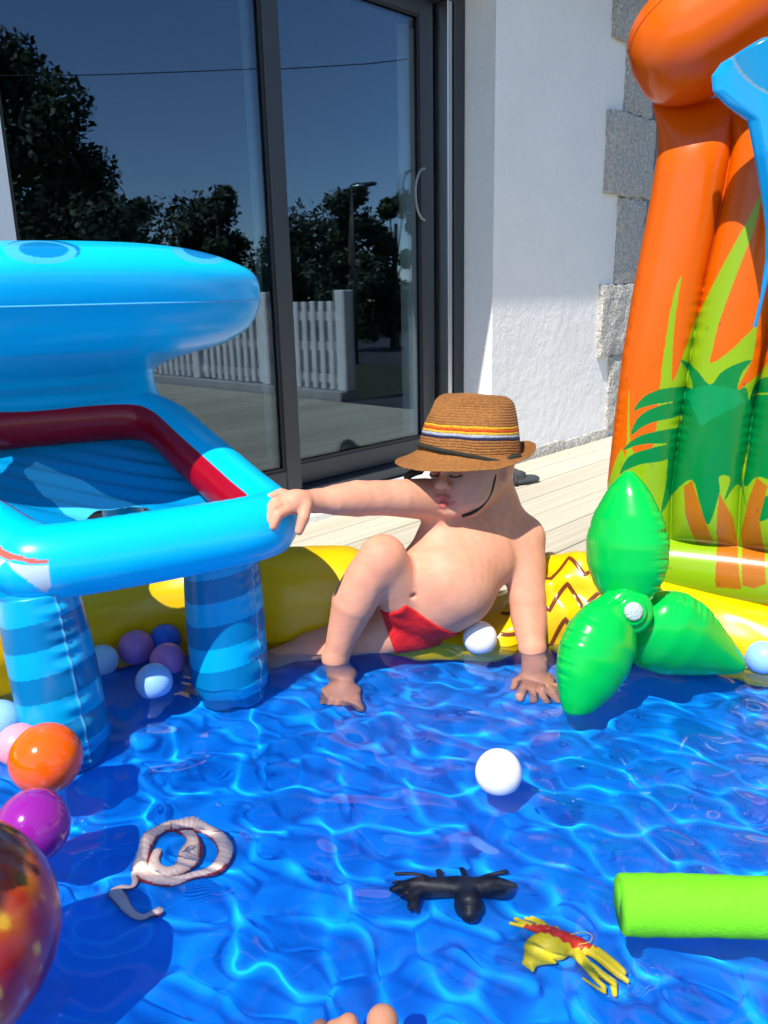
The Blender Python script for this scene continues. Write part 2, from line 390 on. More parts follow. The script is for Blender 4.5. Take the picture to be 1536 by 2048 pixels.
# ------------------------------------------------------------------ house frame of reference
AZ = R_(43.5)
D2 = np.array([math.sin(AZ), math.cos(AZ), 0]); N2 = np.array([math.cos(AZ), -math.sin(AZ), 0]); UP = np.array([0, 0, 1.])
KF = -2.208
def H(s, n, z): return s * D2 + (KF + n) * N2 + np.array([0, 0, z])     # along the facade, out from it, up
HAX = np.array([D2, N2, UP])
def hbox(s0, s1, n0, n1, z0, z1, bev=0.0):
    V, f = box(H((s0 + s1) / 2, (n0 + n1) / 2, (z0 + z1) / 2), (abs(s1 - s0), abs(n1 - n0), abs(z1 - z0)), HAX, bev)
    return V, [tuple(q)[::-1] for q in f]              # (along, out, up) is a left-handed frame

# ground
gv = np.array([[-90, -90, -.14], [90, -90, -.14], [90, 90, -.14], [-90, 90, -.14]], float)
tag(build('ground', gv, [(0, 1, 2, 3)], M_grass, None, False, recv=False), kind='structure')

# deck of bleached planks
V, f = hbox(-2.0, 4.42, 0.0, 6.3, -.13, -.034)
deck = tag(build('deck', V, f, M_slate, None, False, recv=False), kind='structure')
pv, pf = box((0, 0, 0), (1, .143, .03), None, .003)
pv[:, 0] = np.where(pv[:, 0] > 0, .5, -.5)
plank_me = mesh_data('plank', pv, pf, M_deck, False)
rot = Matrix(((D2[0], N2[0], 0), (D2[1], N2[1], 0), (0, 0, 1))).to_euler()
for i in range(42):
    n = .095 + i * .149; cut = random.uniform(.2, 2.4) if i % 2 else random.uniform(3.0, 3.9)
    if i < 6: cut = (-1.2, 4.0, -.6, -1.0, 4.1, -.8)[i]
    for s0, s1 in ((-1.98, cut - .0015), (cut + .0015, 4.40)):
        o = bpy.data.objects.new('plank', plank_me); finish(o, deck)
        o.location = H((s0 + s1) / 2, n, -.0155 + random.uniform(-.0008, .0008)); o.rotation_euler = rot; o.scale = (s1 - s0, 1, 1)

# ------------------------------------------------------------------ house
house = tag(empty('house', H(2.5, -.1, 0)), 'white rendered house with dark sliding glass door and granite corner stones', 'house')
S0, S1, ZT = .955, 3.075, 2.075
wv, wf = merge([hbox(-3.2, S0, -.32, 0, -.12, 3.1), hbox(S1, 4.50, -.32, 0, -.12, 3.1), hbox(S0, S1, -.32, 0, ZT, 3.1)])
wall = build('wall', wv, wf, M_stucco, house, False)
wv, wf = hbox(-3.2, 6.6, .0, .308, 2.42, 2.56); build('eave', wv, wf, M_alu, house, False)
wv, wf = hbox(-3.2, 6.6, -.6, .315, 2.562, 2.66); build('roof', wv, wf, M_slate, house, False)
wv, wf = hbox(4.502, 6.4, -.30, -.09, -.12, 2.4); build('dark_infill', wv, wf, M_alu, house, False)  # plain dark box filling the gap past the corner stones
def rough_block(s0, s1, n0, n1, z0, z1, seed, amp=.004):
    """a hand-dressed stone: a gridded box with an uneven face"""
    ns, nz = max(4, int((s1 - s0) / .03)), max(4, int((z1 - z0) / .03))
    a, b = np.meshgrid(np.linspace(0, 1, ns), np.linspace(0, 1, nz), indexing='ij')
    ed = np.minimum(np.minimum(a, 1 - a) * (s1 - s0), np.minimum(b, 1 - b) * (z1 - z0))
    P = np.stack([s0 + a * (s1 - s0), np.full(a.shape, n1), z0 + b * (z1 - z0)], -1).reshape(-1, 3)
    e = ed.ravel(); P[:, 1] += np.where(e < 1e-6, -.006, 0) + amp * noise3(P, 9, seed)
    P[:, 0] += np.where(e < 1e-6, amp * noise3(P, 14, seed + 1), 0); P[:, 2] += np.where(e < 1e-6, amp * noise3(P, 14, seed + 2), 0)
    Bk = P.copy(); Bk[:, 1] = n0
    fq = quads(ns, nz); n_ = ns * nz; F_ = [tuple(q) for q in fq]
    ring = [i * nz for i in range(ns)] + [(ns - 1) * nz + j for j in range(1, nz)] + [i * nz + nz - 1 for i in range(ns - 2, -1, -1)] + [j for j in range(nz - 2, 0, -1)]
    for x, y in zip(ring, ring[1:] + ring[:1]): F_.append((x, y, y + n_, x + n_))
    W = np.array([H(*p) for p in np.concatenate([P, Bk])]); return W, F_
q = [(4.185, 0.03, .452), (4.045, .462, .838), (4.20, .848, 1.29), (4.035, 1.30, 1.70), (4.21, 1.71, 2.02), (4.05, 2.03, 2.40)]
for i, (s0, z0, z1) in enumerate(q):
    wv, wf = rough_block(s0, 4.515 + .02 * (i % 2), -.1, .034 if i % 2 else .020, z0, z1, 40 + i * 5, .006)
    fix_normals(build('quoin_stone', wv, wf, M_granite, house, True)).data.set_sharp_from_angle(angle=R_(35))
for i, (s0, s1) in enumerate(((3.08, 3.36), (3.368, 3.70), (3.708, 3.98), (3.988, 4.18))):
    wv, wf = rough_block(s0, s1, -.1, .035, -.03, .045 + .006 * (i % 2), 90 + i * 3)
    fix_normals(build('plinth_stone', wv, wf, M_granite, house, True)).data.set_sharp_from_angle(angle=R_(35))
wv, wf = hbox(.9, 3.074, -.15, .03, -.04, .028, .004); build('threshold', wv, wf, M_stucco, house, False)
# sliding door: fixed frame, two leaves
fr = merge([hbox(S0 + .001, S0 + .032, -.29, -.16, .03, ZT - .001, .003), hbox(3.0, S1 - .001, -.29, -.16, .03, ZT - .001, .003),
            hbox(S0 + .032, 3.0, -.29, -.16, ZT - .075, ZT - .001, .003), hbox(S0 + .032, 3.0, -.285, -.158, .029, .075, .003)])
door = build('sliding_door', *fr, M_alu, house, False)
def leaf(s0, s1, n0, n1, z0, z1, wl, wr, bot, top):
    for a in (hbox(s0, s0 + wl, n0, n1, z0, z1, .003), hbox(s1 - wr, s1, n0, n1, z0, z1, .003)): build('stile', *a, M_alu, door, False)
    for a in (hbox(s0 + wl, s1 - wr, n0 + .002, n1 - .002, z0, z0 + bot, .003), hbox(s0 + wl, s1 - wr, n0 + .002, n1 - .002, z1 - top, z1, .003)): build('rail', *a, M_alu, door, False)
    nm = (n0 + n1) / 2
    for q in (.0, -.012): build('pane', *hbox(s0 + wl - .004, s1 - wr + .004, nm + q - .002, nm + q + .002, z0 + bot - .004, z1 - top + .004), M_glass, door, False)
    g = .012
    build('gasket', *merge([hbox(s0 + wl, s0 + wl + g, nm + .006, nm + .012, z0 + bot, z1 - top), hbox(s1 - wr - g, s1 - wr, nm + .006, nm + .012, z0 + bot, z1 - top),
                            hbox(s0 + wl + g, s1 - wr - g, nm + .006, nm + .012, z0 + bot, z0 + bot + g), hbox(s0 + wl + g, s1 - wr - g, nm + .006, nm + .012, z1 - top - g, z1 - top)]), M_rubber, door, False)
leaf(.99, 2.035, -.205, -.168, .078, 1.998, .038, .075, .085, .06)
leaf(1.965, 2.935, -.262, -.225, .078, 1.998, .05, .085, .085, .06)
build('jamb_strip', *hbox(2.955, 2.985, -.24, -.161, .08, 1.998, .002), M_steel, door, False)
build('pale_stripe_post', *hbox(2.0, 2.045, -.34, -.285, .09, 2.0, .003), M_stripe, door, False)  # pale post added to stand in for a reflected stripe beside the mullion
hp = np.array([H(2.848 - .062 * math.sin(t), -.205, 1.235 + .105 * math.cos(t)) for t in np.linspace(0, math.pi, 24)])
V, f, _ = sweep(hp, .0055, 12, up=N2); build('handle', V, f, M_handle, door)
build('drain_slot', *hbox(2.24, 2.275, -.1582, -.1565, .045, .052), M_rubber, door, False)
# the dark room behind the glass
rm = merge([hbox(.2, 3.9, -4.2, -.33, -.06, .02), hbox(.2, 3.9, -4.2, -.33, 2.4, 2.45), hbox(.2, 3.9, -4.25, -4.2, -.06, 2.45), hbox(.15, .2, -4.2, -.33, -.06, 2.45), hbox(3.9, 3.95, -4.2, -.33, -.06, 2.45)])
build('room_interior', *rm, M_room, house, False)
ss = np.linspace(2.88, 3.04, 60); zz = np.linspace(.05, 1.95, 12)
cv = np.array([H(s, -.40 + .018 * math.sin(s * 90) + .008 * math.sin(s * 37), z) for s in ss for z in zz]); build('curtain', cv, quads(60, 12), M_curtain, house)

# ------------------------------------------------------------------ what the glass mirrors: fence, slabs, trees, lamp
KG = KF - .19
def mirror(p):
    p = np.asarray(p, float); return p - 2 * (p @ N2 - KG) * N2
fence = tag(empty('picket_fence', H(4.5, 3.5, 0)), 'white picket fence on a concrete kerb, mirrored in the sliding glass door', 'fence')
build('kerb', *hbox(4.43, 4.62, 1.95, 6.4, -.13, .07, .006), M_concrete, fence, False)
for zc in (.16, .42, .66): build('rail', *hbox(4.535, 4.565, 2.02, 6.3, zc - .035, zc + .035, .004), M_white, fence, False)
pk = box((0, 0, 0), (.026, .058, .70), None, .006); pkme = None
for i in range(40):
    n = 2.13 + i * .104
    if min(abs(n - a) for a in (2.0, 3.08, 4.16, 5.24)) < .07: continue
    o = build('picket', pk[0] + H(4.518, n, .46), [tuple(q_) for q_ in pk[1]], M_white, fence, False) if pkme is None else bpy.data.objects.new('picket', pkme)
    if pkme is None:
        o.data.transform(Matrix.Translation(-Vector(H(4.518, n, .46) - org(fence)))); pkme = o.data
    else: finish(o, fence)
    o.location = H(4.518, n, .43 + random.uniform(-.006, .006)) - org(fence); o.rotation_euler = rot
for n in (2.0, 3.08, 4.16, 5.24): build('post', *hbox(4.49, 4.60, n - .055, n + .055, .071, .86, .008), M_white, fence, False)
build('paving_slab', *hbox(4.43, 9, -1.0, 1.93, -.13, -.01), M_slate, None, False)['kind'] = 'structure'
tag(build('road', *hbox(8.2, 13.2, -20, 40, -.2, -.128), M_slate, None, False), kind='structure')
def tree(p, h, r, nleaf, size, label, low=.25):
    p = np.asarray(p, float); p[2] = -.14; t = tag(empty('tree', p), label, 'tree', 'trees mirrored in the glass door')
    pr = [p + np.array([0, 0, 0]), p + np.array([.05 * h * .2, 0, h * .35]), p + np.array([-.03 * h * .2, .02 * h, h * .85])]
    pth = resample(pr, 10); V, f, _ = sweep(pth, np.linspace(.045 * h * .6 + .03, .012 * h, 10), 8, up=(1, 0, 0)); parts = [(V, f)]
    cl = []
    for k in range(26):
        a = random.uniform(0, 6.28); u = random.random(); zz_ = p[2] + h * (low + (1 - low) * u ** .8) ; rr = r * math.sqrt(max(.05, 1 - abs(u * 1.6 - .55) ** 1.6 / 1.3)) * random.uniform(.35, 1)
        c = np.array([p[0] + rr * math.cos(a), p[1] + rr * math.sin(a), min(zz_, p[2] + h * .97)]); cl.append((c, r * random.uniform(.28, .48)))
        if k < 9:
            b0 = pth[3 + k % 5]; V, f, _ = sweep(np.array([b0, (b0 + c) / 2 + np.array([0, 0, .1]), c]), [.05 * r * .6, .04 * r * .6, .012], 6, up=(.3, 1, 0)); parts.append((V, f))
    build('trunk', *merge(parts), M_bark, t, True, recv=False)
    ci = rng.integers(0, len(cl), nleaf); cc = np.array([c for c, _ in cl])[ci]; cr = np.array([x for _, x in cl])[ci]
    d = rng.normal(size=(nleaf, 3)); d /= np.linalg.norm(d, axis=1)[:, None]; P = cc + d * (cr * rng.uniform(.35, 1.05, nleaf) ** .6)[:, None]
    a = rng.normal(size=(nleaf, 3)); a /= np.linalg.norm(a, axis=1)[:, None]; b = np.cross(a, d); b /= np.linalg.norm(b, axis=1)[:, None] + 1e-9
    sz = size * rng.uniform(.6, 1.3, nleaf)[:, None]
    # leaf quads
    V = np.stack([P - a * sz, P + b * sz * .5, P + a * sz, P - b * sz * .5], 1).reshape(-1, 3)
    build('crown', V, np.arange(len(V)).reshape(-1, 4), M_leaf, t, False, recv=False)
def vtree(px, Y, ytop, wpx, nleaf, size, label, low=.2):
    top = at(px, ytop, Y); p = mirror(at(px, 700, Y)); tree(p, top[2] + .14, wpx * Y / F / 2, int(nleaf * 3), size * .62, label, low)
vtree(40, 15, 75, 330, 5200, .13, 'tall dark tree at the edge of the reflection in the glass')
vtree(190, 16, 330, 240, 2600, .11, 'middling tree just beside the tall dark tree in the reflection')
vtree(285, 17, 410, 120, 1500, .1, 'small feathery tree mirrored between the tall tree and the mullion')
vtree(450, 15, 380, 150, 2600, .1, 'round bushy tree mirrored directly beside the door mullion', .05)
vtree(590, 18, 455, 150, 1800, .1, 'low tree mirrored in the pane just past the mullion', .05)
vtree(715, 14, 375, 120, 2600, .09, 'rounded pine mirrored behind the street lamp', .1)
vtree(800, 14.5, 400, 110, 2200, .09, 'bushy tree mirrored beside the curtain edge', .1)
vtree(380, 19, 440, 330, 2600, .12, 'broad low tree mirrored above the blue inflatable', .02)
vtree(660, 20, 470, 330, 2600, .12, 'wide dark hedge-like tree mirrored behind the picket fence', .02)
vtree(140, 13, 445, 420, 2600, .12, 'dense low tree mirrored at the foot of the tall dark tree', .02)
lp = mirror(at(722, 600, 11.5)); lp[2] = -.14; ltop = at(722, 372, 11.5)[2]
lamp = tag(empty('street_lamp', lp), 'thin grey street lamp mirrored in the glass door', 'street lamp')
V, f, _ = sweep(np.array([lp, lp + [0, 0, ltop * .5], lp + [0, 0, ltop + .14]]), [.024, .02, .016], 10, up=(1, 0, 0)); build('pole', V, f, M_alu, lamp)
arm = mirror(at(748, 367, 11.5)); V, f, _ = sweep(np.array([[lp[0], lp[1], ltop], arm * .5 + .5 * np.array([lp[0], lp[1], ltop]), arm]), .022, 8); build('lamp_arm', V, f, M_steel, lamp)
build('lamp_head', *box(arm, (.26, .1, .045), np.array([N2, D2, UP]), .012), M_alu, lamp, False)
wp = np.array([mirror(at(x, y, 12)) for x, y in ((-300, 150), (100, 151), (300, 146), (500, 138), (700, 127), (800, 118), (1100, 80))])
V, f, _ = sweep(resample(wp, 40), .007, 6); tag(build('overhead_wire', V, f, M_cable), 'thin overhead wire crossing the sky mirrored in the door', 'wire')

# ------------------------------------------------------------------ paddling pool
PC = np.array([.05, .30]); PR = 1.36
pool = tag(empty('paddling_pool', (PC[0], PC[1], 0)), 'round yellow inflatable paddling pool with blue floor and orange volcano', 'paddling pool')
def PP(phi, r, z): return np.stack([PC[0] + r * np.sin(phi), PC[1] + r * np.cos(phi), z + 0 * phi], -1)
nr, na = 150, 420
rr = np.sqrt(np.linspace(0, 1, nr)) * 1.42; aa = np.linspace(0, 2 * np.pi, na, endpoint=False)
A_, R2 = np.meshgrid(aa, rr, indexing='ij'); V = PP(A_, R2, np.zeros(A_.shape)).reshape(-1, 3)
V[:, 2] = .010 + .003 * noise3(V, 2.6, 3) + .0016 * noise3(V, 8.0, 4)
build('pool_floor', V, quads(na, nr, True, False), M_liner, pool)
def RPH(phi): return PR + .10 * np.exp(-((phi + .42) / .17) ** 2)
def dip(phi): return np.exp(-(np.abs(phi - .078) / .124) ** 4)
npsi = 80
ph = np.concatenate([np.linspace(-np.pi, -.8, 160, endpoint=False), np.linspace(-.8, .9, 640, endpoint=False), np.linspace(.9, np.pi, 160, endpoint=False)]); nphi = len(ph); ps = np.linspace(0, 2 * np.pi, npsi, endpoint=False)
PH, PS = np.meshgrid(ph, ps, indexing='ij')
dp = dip(PH); hgt = .285 - .142 * dp - .07 * np.exp(-((PH - .58) / .22) ** 2) ; ha = .105 + .045 * dp
cs, sn = np.cos(PS), np.sin(PS); ex = .82
RR = RPH(PH) + ha * np.sign(cs) * np.abs(cs) ** ex; ZZ = .006 + hgt / 2 + hgt / 2 * np.sign(sn) * np.abs(sn) ** ex
wr = np.exp(-((PH - .235) / .09) ** 2); P3 = np.stack([np.sin(PH) * 1.36, RR, ZZ], -1).reshape(-1, 3)
bulge = (.010 * wr.ravel() * noise3(P3, 11, 5) + .0016 * noise3(P3, 16, 6))
RR = RR.ravel() + bulge * cs.ravel() * 1.2; ZZ = ZZ.ravel() + bulge * sn.ravel()
V = PP(PH.ravel(), RR, ZZ)
cyel = np.tile(np.array([.90, .58, .0]), (len(V), 1))
u_, v_ = PH.ravel(), PS.ravel()
ring = build('pool_ring', V, quads(nphi, npsi, True, True), vinyl, pool, True, cyel)
Vg_ = V.reshape(nphi, npsi, 3)
def ring_pt(phi, psi):
    i = np.interp(phi, ph, np.arange(nphi)); j = psi / (2 * np.pi) * npsi; i0, j0 = int(i), int(j); a, b_ = i - i0, j - j0
    g_ = lambda x, y: Vg_[x % nphi, y % npsi]
    return (g_(i0, j0) * (1 - a) + g_(i0 + 1, j0) * a) * (1 - b_) + (g_(i0, j0 + 1) * (1 - a) + g_(i0 + 1, j0 + 1) * a) * b_
def zigzag(pts):
    """a printed brown line lying on the ring"""
    P_ = []
    for (a, b_), (c, d) in zip(pts[:-1], pts[1:]):
        for t in np.linspace(0, 1, 14, endpoint=False): P_.append((a + (c - a) * t, b_ + (d - b_) * t))
    P_ = np.array(P_); W = np.array([ring_pt(*p) for p in P_]); Nn = np.array([np.cross(ring_pt(p[0] + .004, p[1]) - ring_pt(p[0] - .004, p[1]), ring_pt(p[0], p[1] + .05) - ring_pt(p[0], p[1] - .05)) for p in P_])
    Nn /= np.linalg.norm(Nn, axis=1)[:, None]
    cen_ = np.array([[PC[0] + PR * math.sin(p[0]), PC[1] + PR * math.cos(p[0]), .15] for p in P_]); Nn *= np.sign(((W - cen_) * Nn).sum(1))[:, None]
    Tn = np.gradient(W, axis=0); Sd = np.cross(Tn, Nn); Sd /= np.linalg.norm(Sd, axis=1)[:, None] + 1e-9
    Vz = np.stack([W - Sd * .0042 + Nn * .0004, W + Nn * .0016, W + Sd * .0042 + Nn * .0004], 1).reshape(-1, 3)
    build('zigzag_print', Vz, quads(len(W), 3), vinyl, ring, True, np.tile(np.array([.20, .045, .008]), (len(Vz), 1)))
for base, amp in ((2.05, .17), (2.62, .17), (3.15, .15)):
    zigzag([(.150 + .026 * k, base + (amp if k % 2 else -amp) + .05 * math.sin(k * 2.1 + base)) for k in range(9)])

# volcano: upright panel of vertical tubes standing on the ring
SL = np.array([(.20, .425), (.24, .423), (.35, .419), (.44, .416), (.57, .423), (.70, .432), (.835, .447), (.977, .466), (1.06, .474), (1.105, .470), (1.14, .460)])
LIME, ORANGE, PALM, PALM2, TRUNK = (.30, .50, .008), (.84, .135, .0), (.0, .245, .045), (.0, .31, .085), (.52, .16, .008)
SZ = [(LIME, [(0.532, 0.840), (0.523, 0.814), (0.516, 0.769), (0.511, 0.707), (0.511, 0.722), (0.507, 0.630), (0.506, 0.578), (0.500, 0.520), (0.461, 0.518), (0.449, 0.633), (0.451, 0.502), (0.439, 0.512), (0.415, 0.409), (0.417, 0.211), (0.781, 0.261), (0.735, 0.712), (0.681, 0.663), (0.648, 0.638), (0.667, 0.691), (0.670, 0.743), (0.669, 0.751), (0.629, 0.707), (0.597, 0.684), (0.597, 0.707), (0.607, 0.765), (0.631, 0.850), (0.649, 0.910), (0.659, 0.973), (0.636, 0.925), (0.602, 0.854), (0.575, 0.792), (0.560, 0.753), (0.548, 0.707), (0.530, 0.648), (0.526, 0.707), (0.526, 0.734), (0.527, 0.768), (0.531, 0.820)]),
      (PALM, [(0.541, 0.689), (0.571, 0.670), (0.598, 0.645), (0.616, 0.667), (0.639, 0.682), (0.666, 0.689), (0.652, 0.666), (0.648, 0.637), (0.664, 0.634), (0.675, 0.544), (0.668, 0.469), (0.686, 0.404), (0.663, 0.454), (0.642, 0.425), (0.649, 0.468), (0.629, 0.472), (0.632, 0.440), (0.617, 0.376), (0.598, 0.417), (0.580, 0.461), (0.552, 0.437), (0.526, 0.389), (0.530, 0.443), (0.531, 0.498), (0.527, 0.529), (0.550, 0.572), (0.537, 0.597), (0.532, 0.623), (0.565, 0.633), (0.558, 0.661)]),
      (PALM, [(0.461, 0.591), (0.474, 0.615), (0.502, 0.632), (0.538, 0.637), (0.567, 0.632), (0.536, 0.612), (0.504, 0.606), (0.475, 0.598)]),
      (PALM, [(0.458, 0.544), (0.469, 0.577), (0.497, 0.598), (0.537, 0.607), (0.549, 0.583), (0.506, 0.573), (0.481, 0.562)]),
      (PALM, [(0.444, 0.513), (0.464, 0.536), (0.493, 0.550), (0.544, 0.557), (0.531, 0.531), (0.494, 0.529), (0.465, 0.522)]),
      (PALM, [(0.440, 0.464), (0.455, 0.499), (0.487, 0.517), (0.531, 0.525), (0.530, 0.498), (0.482, 0.488), (0.452, 0.473)]),
      (PALM2, [(0.536, 0.610), (0.561, 0.613), (0.588, 0.566), (0.613, 0.585), (0.662, 0.613), (0.648, 0.637), (0.598, 0.645), (0.567, 0.635)]),
      (PALM, [(0.666, 0.613), (0.700, 0.628), (0.744, 0.623), (0.759, 0.478), (0.699, 0.476), (0.680, 0.455), (0.672, 0.462), (0.675, 0.544)]),
      (PALM, [(0.669, 0.617), (0.676, 0.645), (0.697, 0.660), (0.740, 0.658), (0.742, 0.641), (0.681, 0.628)]),
      (PALM, [(0.706, 0.393), (0.709, 0.435), (0.718, 0.444), (0.744, 0.461), (0.732, 0.411)]),
      (TRUNK, [(0.565, 0.446), (0.580, 0.461), (0.630, 0.333), (0.598, 0.324), (0.572, 0.391)]),
      (TRUNK, [(0.631, 0.393), (0.632, 0.440), (0.659, 0.392), (0.689, 0.253), (0.640, 0.250)]),
      (TRUNK, [(0.685, 0.433), (0.695, 0.475), (0.716, 0.462), (0.708, 0.397), (0.732, 0.272), (0.712, 0.259), (0.690, 0.261), (0.676, 0.359)])]

CH = .126                                                            # width of one upright tube
def chamber(s, z):
    fr_ = (s / CH) % 1.0
    b = .048 * np.sqrt(np.clip(1 - (2 * fr_ - 1) ** 2, 0, 1)) ** .9
    k = np.floor(s / CH)
    zb = np.where(k == 0, .30, .325); e = np.clip((z - zb) / .085, 0, 1); b = b * np.sqrt(1 - (1 - e) ** 2)
    e2 = np.clip((1.135 - z) / .13, 0, 1); b = b * (1 - (1 - e2) ** 2.2)
    low = .046 * np.sqrt(np.clip(1 - ((z - .268) / .058) ** 2, 0, 1))
    ef = np.clip(s / .02, 0, 1); low = low * np.sqrt(1 - (1 - ef) ** 2)
    sd_ = np.minimum(fr_, 1 - fr_) * CH; pk_ = .0009 * np.exp(-(sd_ / .014) ** 2) * (np.sin(z * 250 + 5 * np.sin(z * 23)) + np.sin(z * 131 + 3 * np.sin(z * 17))) * np.clip(np.sin(z * 9 + 2) + .4, 0, 1)
    return np.maximum(b, low) * (1 + 0 * z) + np.where(b > .004, pk_, 0)
s_ = np.concatenate([np.linspace(0, .37, 300, endpoint=False), np.linspace(.37, CH * 6, 60)]); NS, NZ = len(s_), 620
z_ = np.linspace(.212, 1.14, NZ)
Sg, Zg = np.meshgrid(s_, z_, indexing='ij'); SLg = np.interp(Zg, SL[:, 0], SL[:, 1]); AS = Sg + SLg
bu = chamber(Sg, Zg)
front = PP(AS / PR, PR - bu, Zg).reshape(-1, 3); ib, jb = np.unique(np.append(np.arange(0, NS, 6), NS - 1)), np.unique(np.append(np.arange(0, NZ, 10), NZ - 1)); back = PP(AS / PR, PR + bu + .001, Zg)[np.ix_(ib, jb)].reshape(-1, 3)
cp = np.tile(np.array(ORANGE), (NS * NZ, 1)); a1, z1 = AS.ravel(), Zg.ravel()
for c, poly in SZ:
    if c in (PALM, LIME): poly = resample(poly, len(poly) * 8, True)
    mk = in_poly(a1, z1, poly); cp[mk] = c
volc = build('volcano', np.concatenate([front, back]), np.concatenate([quads(NS, NZ), quads(len(ib), len(jb))[:, ::-1] + NS * NZ]), vinyl, pool, True, np.concatenate([cp, cp.reshape(NS, NZ, 3)[np.ix_(ib, jb)].reshape(-1, 3)]))
# the roll at its mouth
rs = np.linspace(0, 1, 90); sa = .425 + .46 * rs
rad = .101 * np.sqrt(np.clip(1 - (1 - np.clip(rs / .22, 0, 1)) ** 2, 0, 1)) ** .8 + .004
path = PP(sa / PR, PR - .03 - .02 * rs, 1.183 + .21 * rs)
V, f, ang = sweep(path, rad, 64, cap=True, ry=rad * .93)
ridge = np.exp(-((ang - 1.05) / .035) ** 2) * .0025; n_ = V - np.repeat(path, 64, 0); V = V + n_ / (np.linalg.norm(n_, axis=1)[:, None] + 1e-9) * ridge[:, None]
roll = build('mouth_roll', V, f, vinyl, volc, True, np.tile(np.array(ORANGE), (len(V), 1)))
rl = V.reshape(90, 64, 3); V, f, _ = sweep(resample(rl[1:, 7], 120), .0022, 6); build('seam', V, f, vinyl, roll, True, np.tile(np.array([.80, .13, .0]), (len(V), 1)))
# printed water running down from the mouth
WL = np.array([(.752, .669, .676), (.80, .676, .683), (.86, .679, .692), (.905, .675, .72), (.94, .668, .80), (1.0, .652, .9), (1.07, .630, .9), (1.097, .592, .9), (1.119, .568, .9), (1.142, .564, .9), (1.16, .578, .9), (1.185, .64, .9)])
zr = np.linspace(.752, 1.185, 170); ul = np.linspace(0, 1, 90)
sl_ = np.interp(zr, WL[:, 0], WL[:, 1]); sr_ = np.interp(zr, WL[:, 0], WL[:, 2])
Sg2 = sl_[:, None] + (sr_ - sl_)[:, None] * ul[None]; Zg2 = np.repeat(zr[:, None], 90, 1)
rad2 = 1.205 + .035 * np.clip((1.02 - Zg2) / .25, 0, 1) + .004 * np.sin(Sg2 * 60 + Zg2 * 20)
edge = np.minimum(ul, 1 - ul)[None] * (sr_ - sl_)[:, None]; puff = .010 * np.sqrt(np.clip(edge / .02, 0, 1)) + .0008
Vf = PP(Sg2 / PR, rad2 - puff, Zg2).reshape(-1, 3); Vb = PP(Sg2 / PR, rad2 + puff, Zg2).reshape(-1, 3)
cw = np.tile(np.array([.0, .29, .62]), (len(Vf), 1)); sx, sz = Sg2.ravel(), Zg2.ravel()
el = np.hypot((sx - .655) * .80 + (sz - 1.148) * -.6, ((sx - .655) * .6 + (sz - 1.148) * .8) * 2.2)
cw[el < .075] = (.0, .21, .42); cw[np.abs(el - .075) < .004] = (.16, .26, .33)
build('water_print', np.concatenate([Vf, Vb]), np.concatenate([quads(170, 90)[:, ::-1], quads(170, 90) + len(Vf)]), M_clear, volc, True, np.concatenate([cw, cw]))

# ------------------------------------------------------------------ water surface
def wave(x, y):
    r = np.random.default_rng(5); hz = np.zeros(x.shape)
    near = np.clip((y - .85) / .5, 0, 1)
    quiet = 1 - .7 * np.exp(-((x + .09) ** 2 + (y - 1.36) ** 2) / .014) - .6 * np.exp(-((x - .29) ** 2 + (y - 1.36) ** 2) / .012)
    for k in range(46):                                              # crossing waves that weave the web of light
        lam = float(np.exp(r.uniform(math.log(.048), math.log(.17)))); a = r.uniform(0, 6.28); kk = 2 * math.pi / lam
        amp = .033 / kk * r.uniform(.5, 1.3)
        th = kk * (x * math.cos(a) + y * math.sin(a)); th = th + .7 * np.sin(x * r.uniform(2, 7) + y * r.uniform(2, 7) + r.uniform(0, 6))
        hz += amp * np.sin(th + r.uniform(0, 6.28)) * quiet
    for k in range(46):                                              # packets of short ripples spreading as arcs near the child
        cx_, cy_ = r.uniform(-.75, .8), r.uniform(.95, 1.6); rad_ = r.uniform(.07, .2); lam = r.uniform(.040, .075); kk = 2 * math.pi / lam
        a = r.uniform(0, 6.28); ox, oy = cx_ + math.cos(a) * r.uniform(.2, .7), cy_ + math.sin(a) * r.uniform(.2, .7)
        d = np.hypot(x - ox, y - oy) + .012 * np.sin(x * 19 + k) + .012 * np.sin(y * 17 + 2 * k)
        env = np.exp(-((x - cx_) ** 2 + (y - cy_) ** 2) / rad_ ** 2)
        hz += .034 * near / kk * r.uniform(.6, 1.2) * env * np.sin(kk * d + r.uniform(0, 6.28)) * quiet
    return hz
tx = np.concatenate([np.linspace(-1.6, -1, 60, endpoint=False), np.linspace(-1, 1, 720, endpoint=False), np.linspace(1, 1.6, 61)])
gy = np.concatenate([np.linspace(-.98, .46, 120, endpoint=False), np.linspace(.46, 1.72, 560)])
TXg, GY = np.meshgrid(tx, gy, indexing='ij'); wy = .34 + .38 * np.clip(GY, .3, 2); reach = np.clip((np.abs(TXg) - 1) / .6, 0, 1)
GX = .03 + np.sign(TXg) * (np.minimum(np.abs(TXg), 1) * wy * (1 - reach) + reach * np.maximum(1.36, wy))
V = np.stack([GX, GY, ZW + wave(GX, GY)], -1).reshape(-1, 3); fq = quads(len(tx), len(gy))
cen = V[fq].mean(1); keep = np.hypot(cen[:, 0] - PC[0], cen[:, 1] - PC[1]) < RPH(np.arctan2(cen[:, 0] - PC[0], cen[:, 1] - PC[1])) - .03
fq = fq[keep]; used = np.unique(fq); rem = np.full(len(V), -1); rem[used] = np.arange(len(used))
water = tag(build('water', V[used], rem[fq], M_water, None, True, recv=False), kind='structure')
water.cycles.is_caustics_caster = True

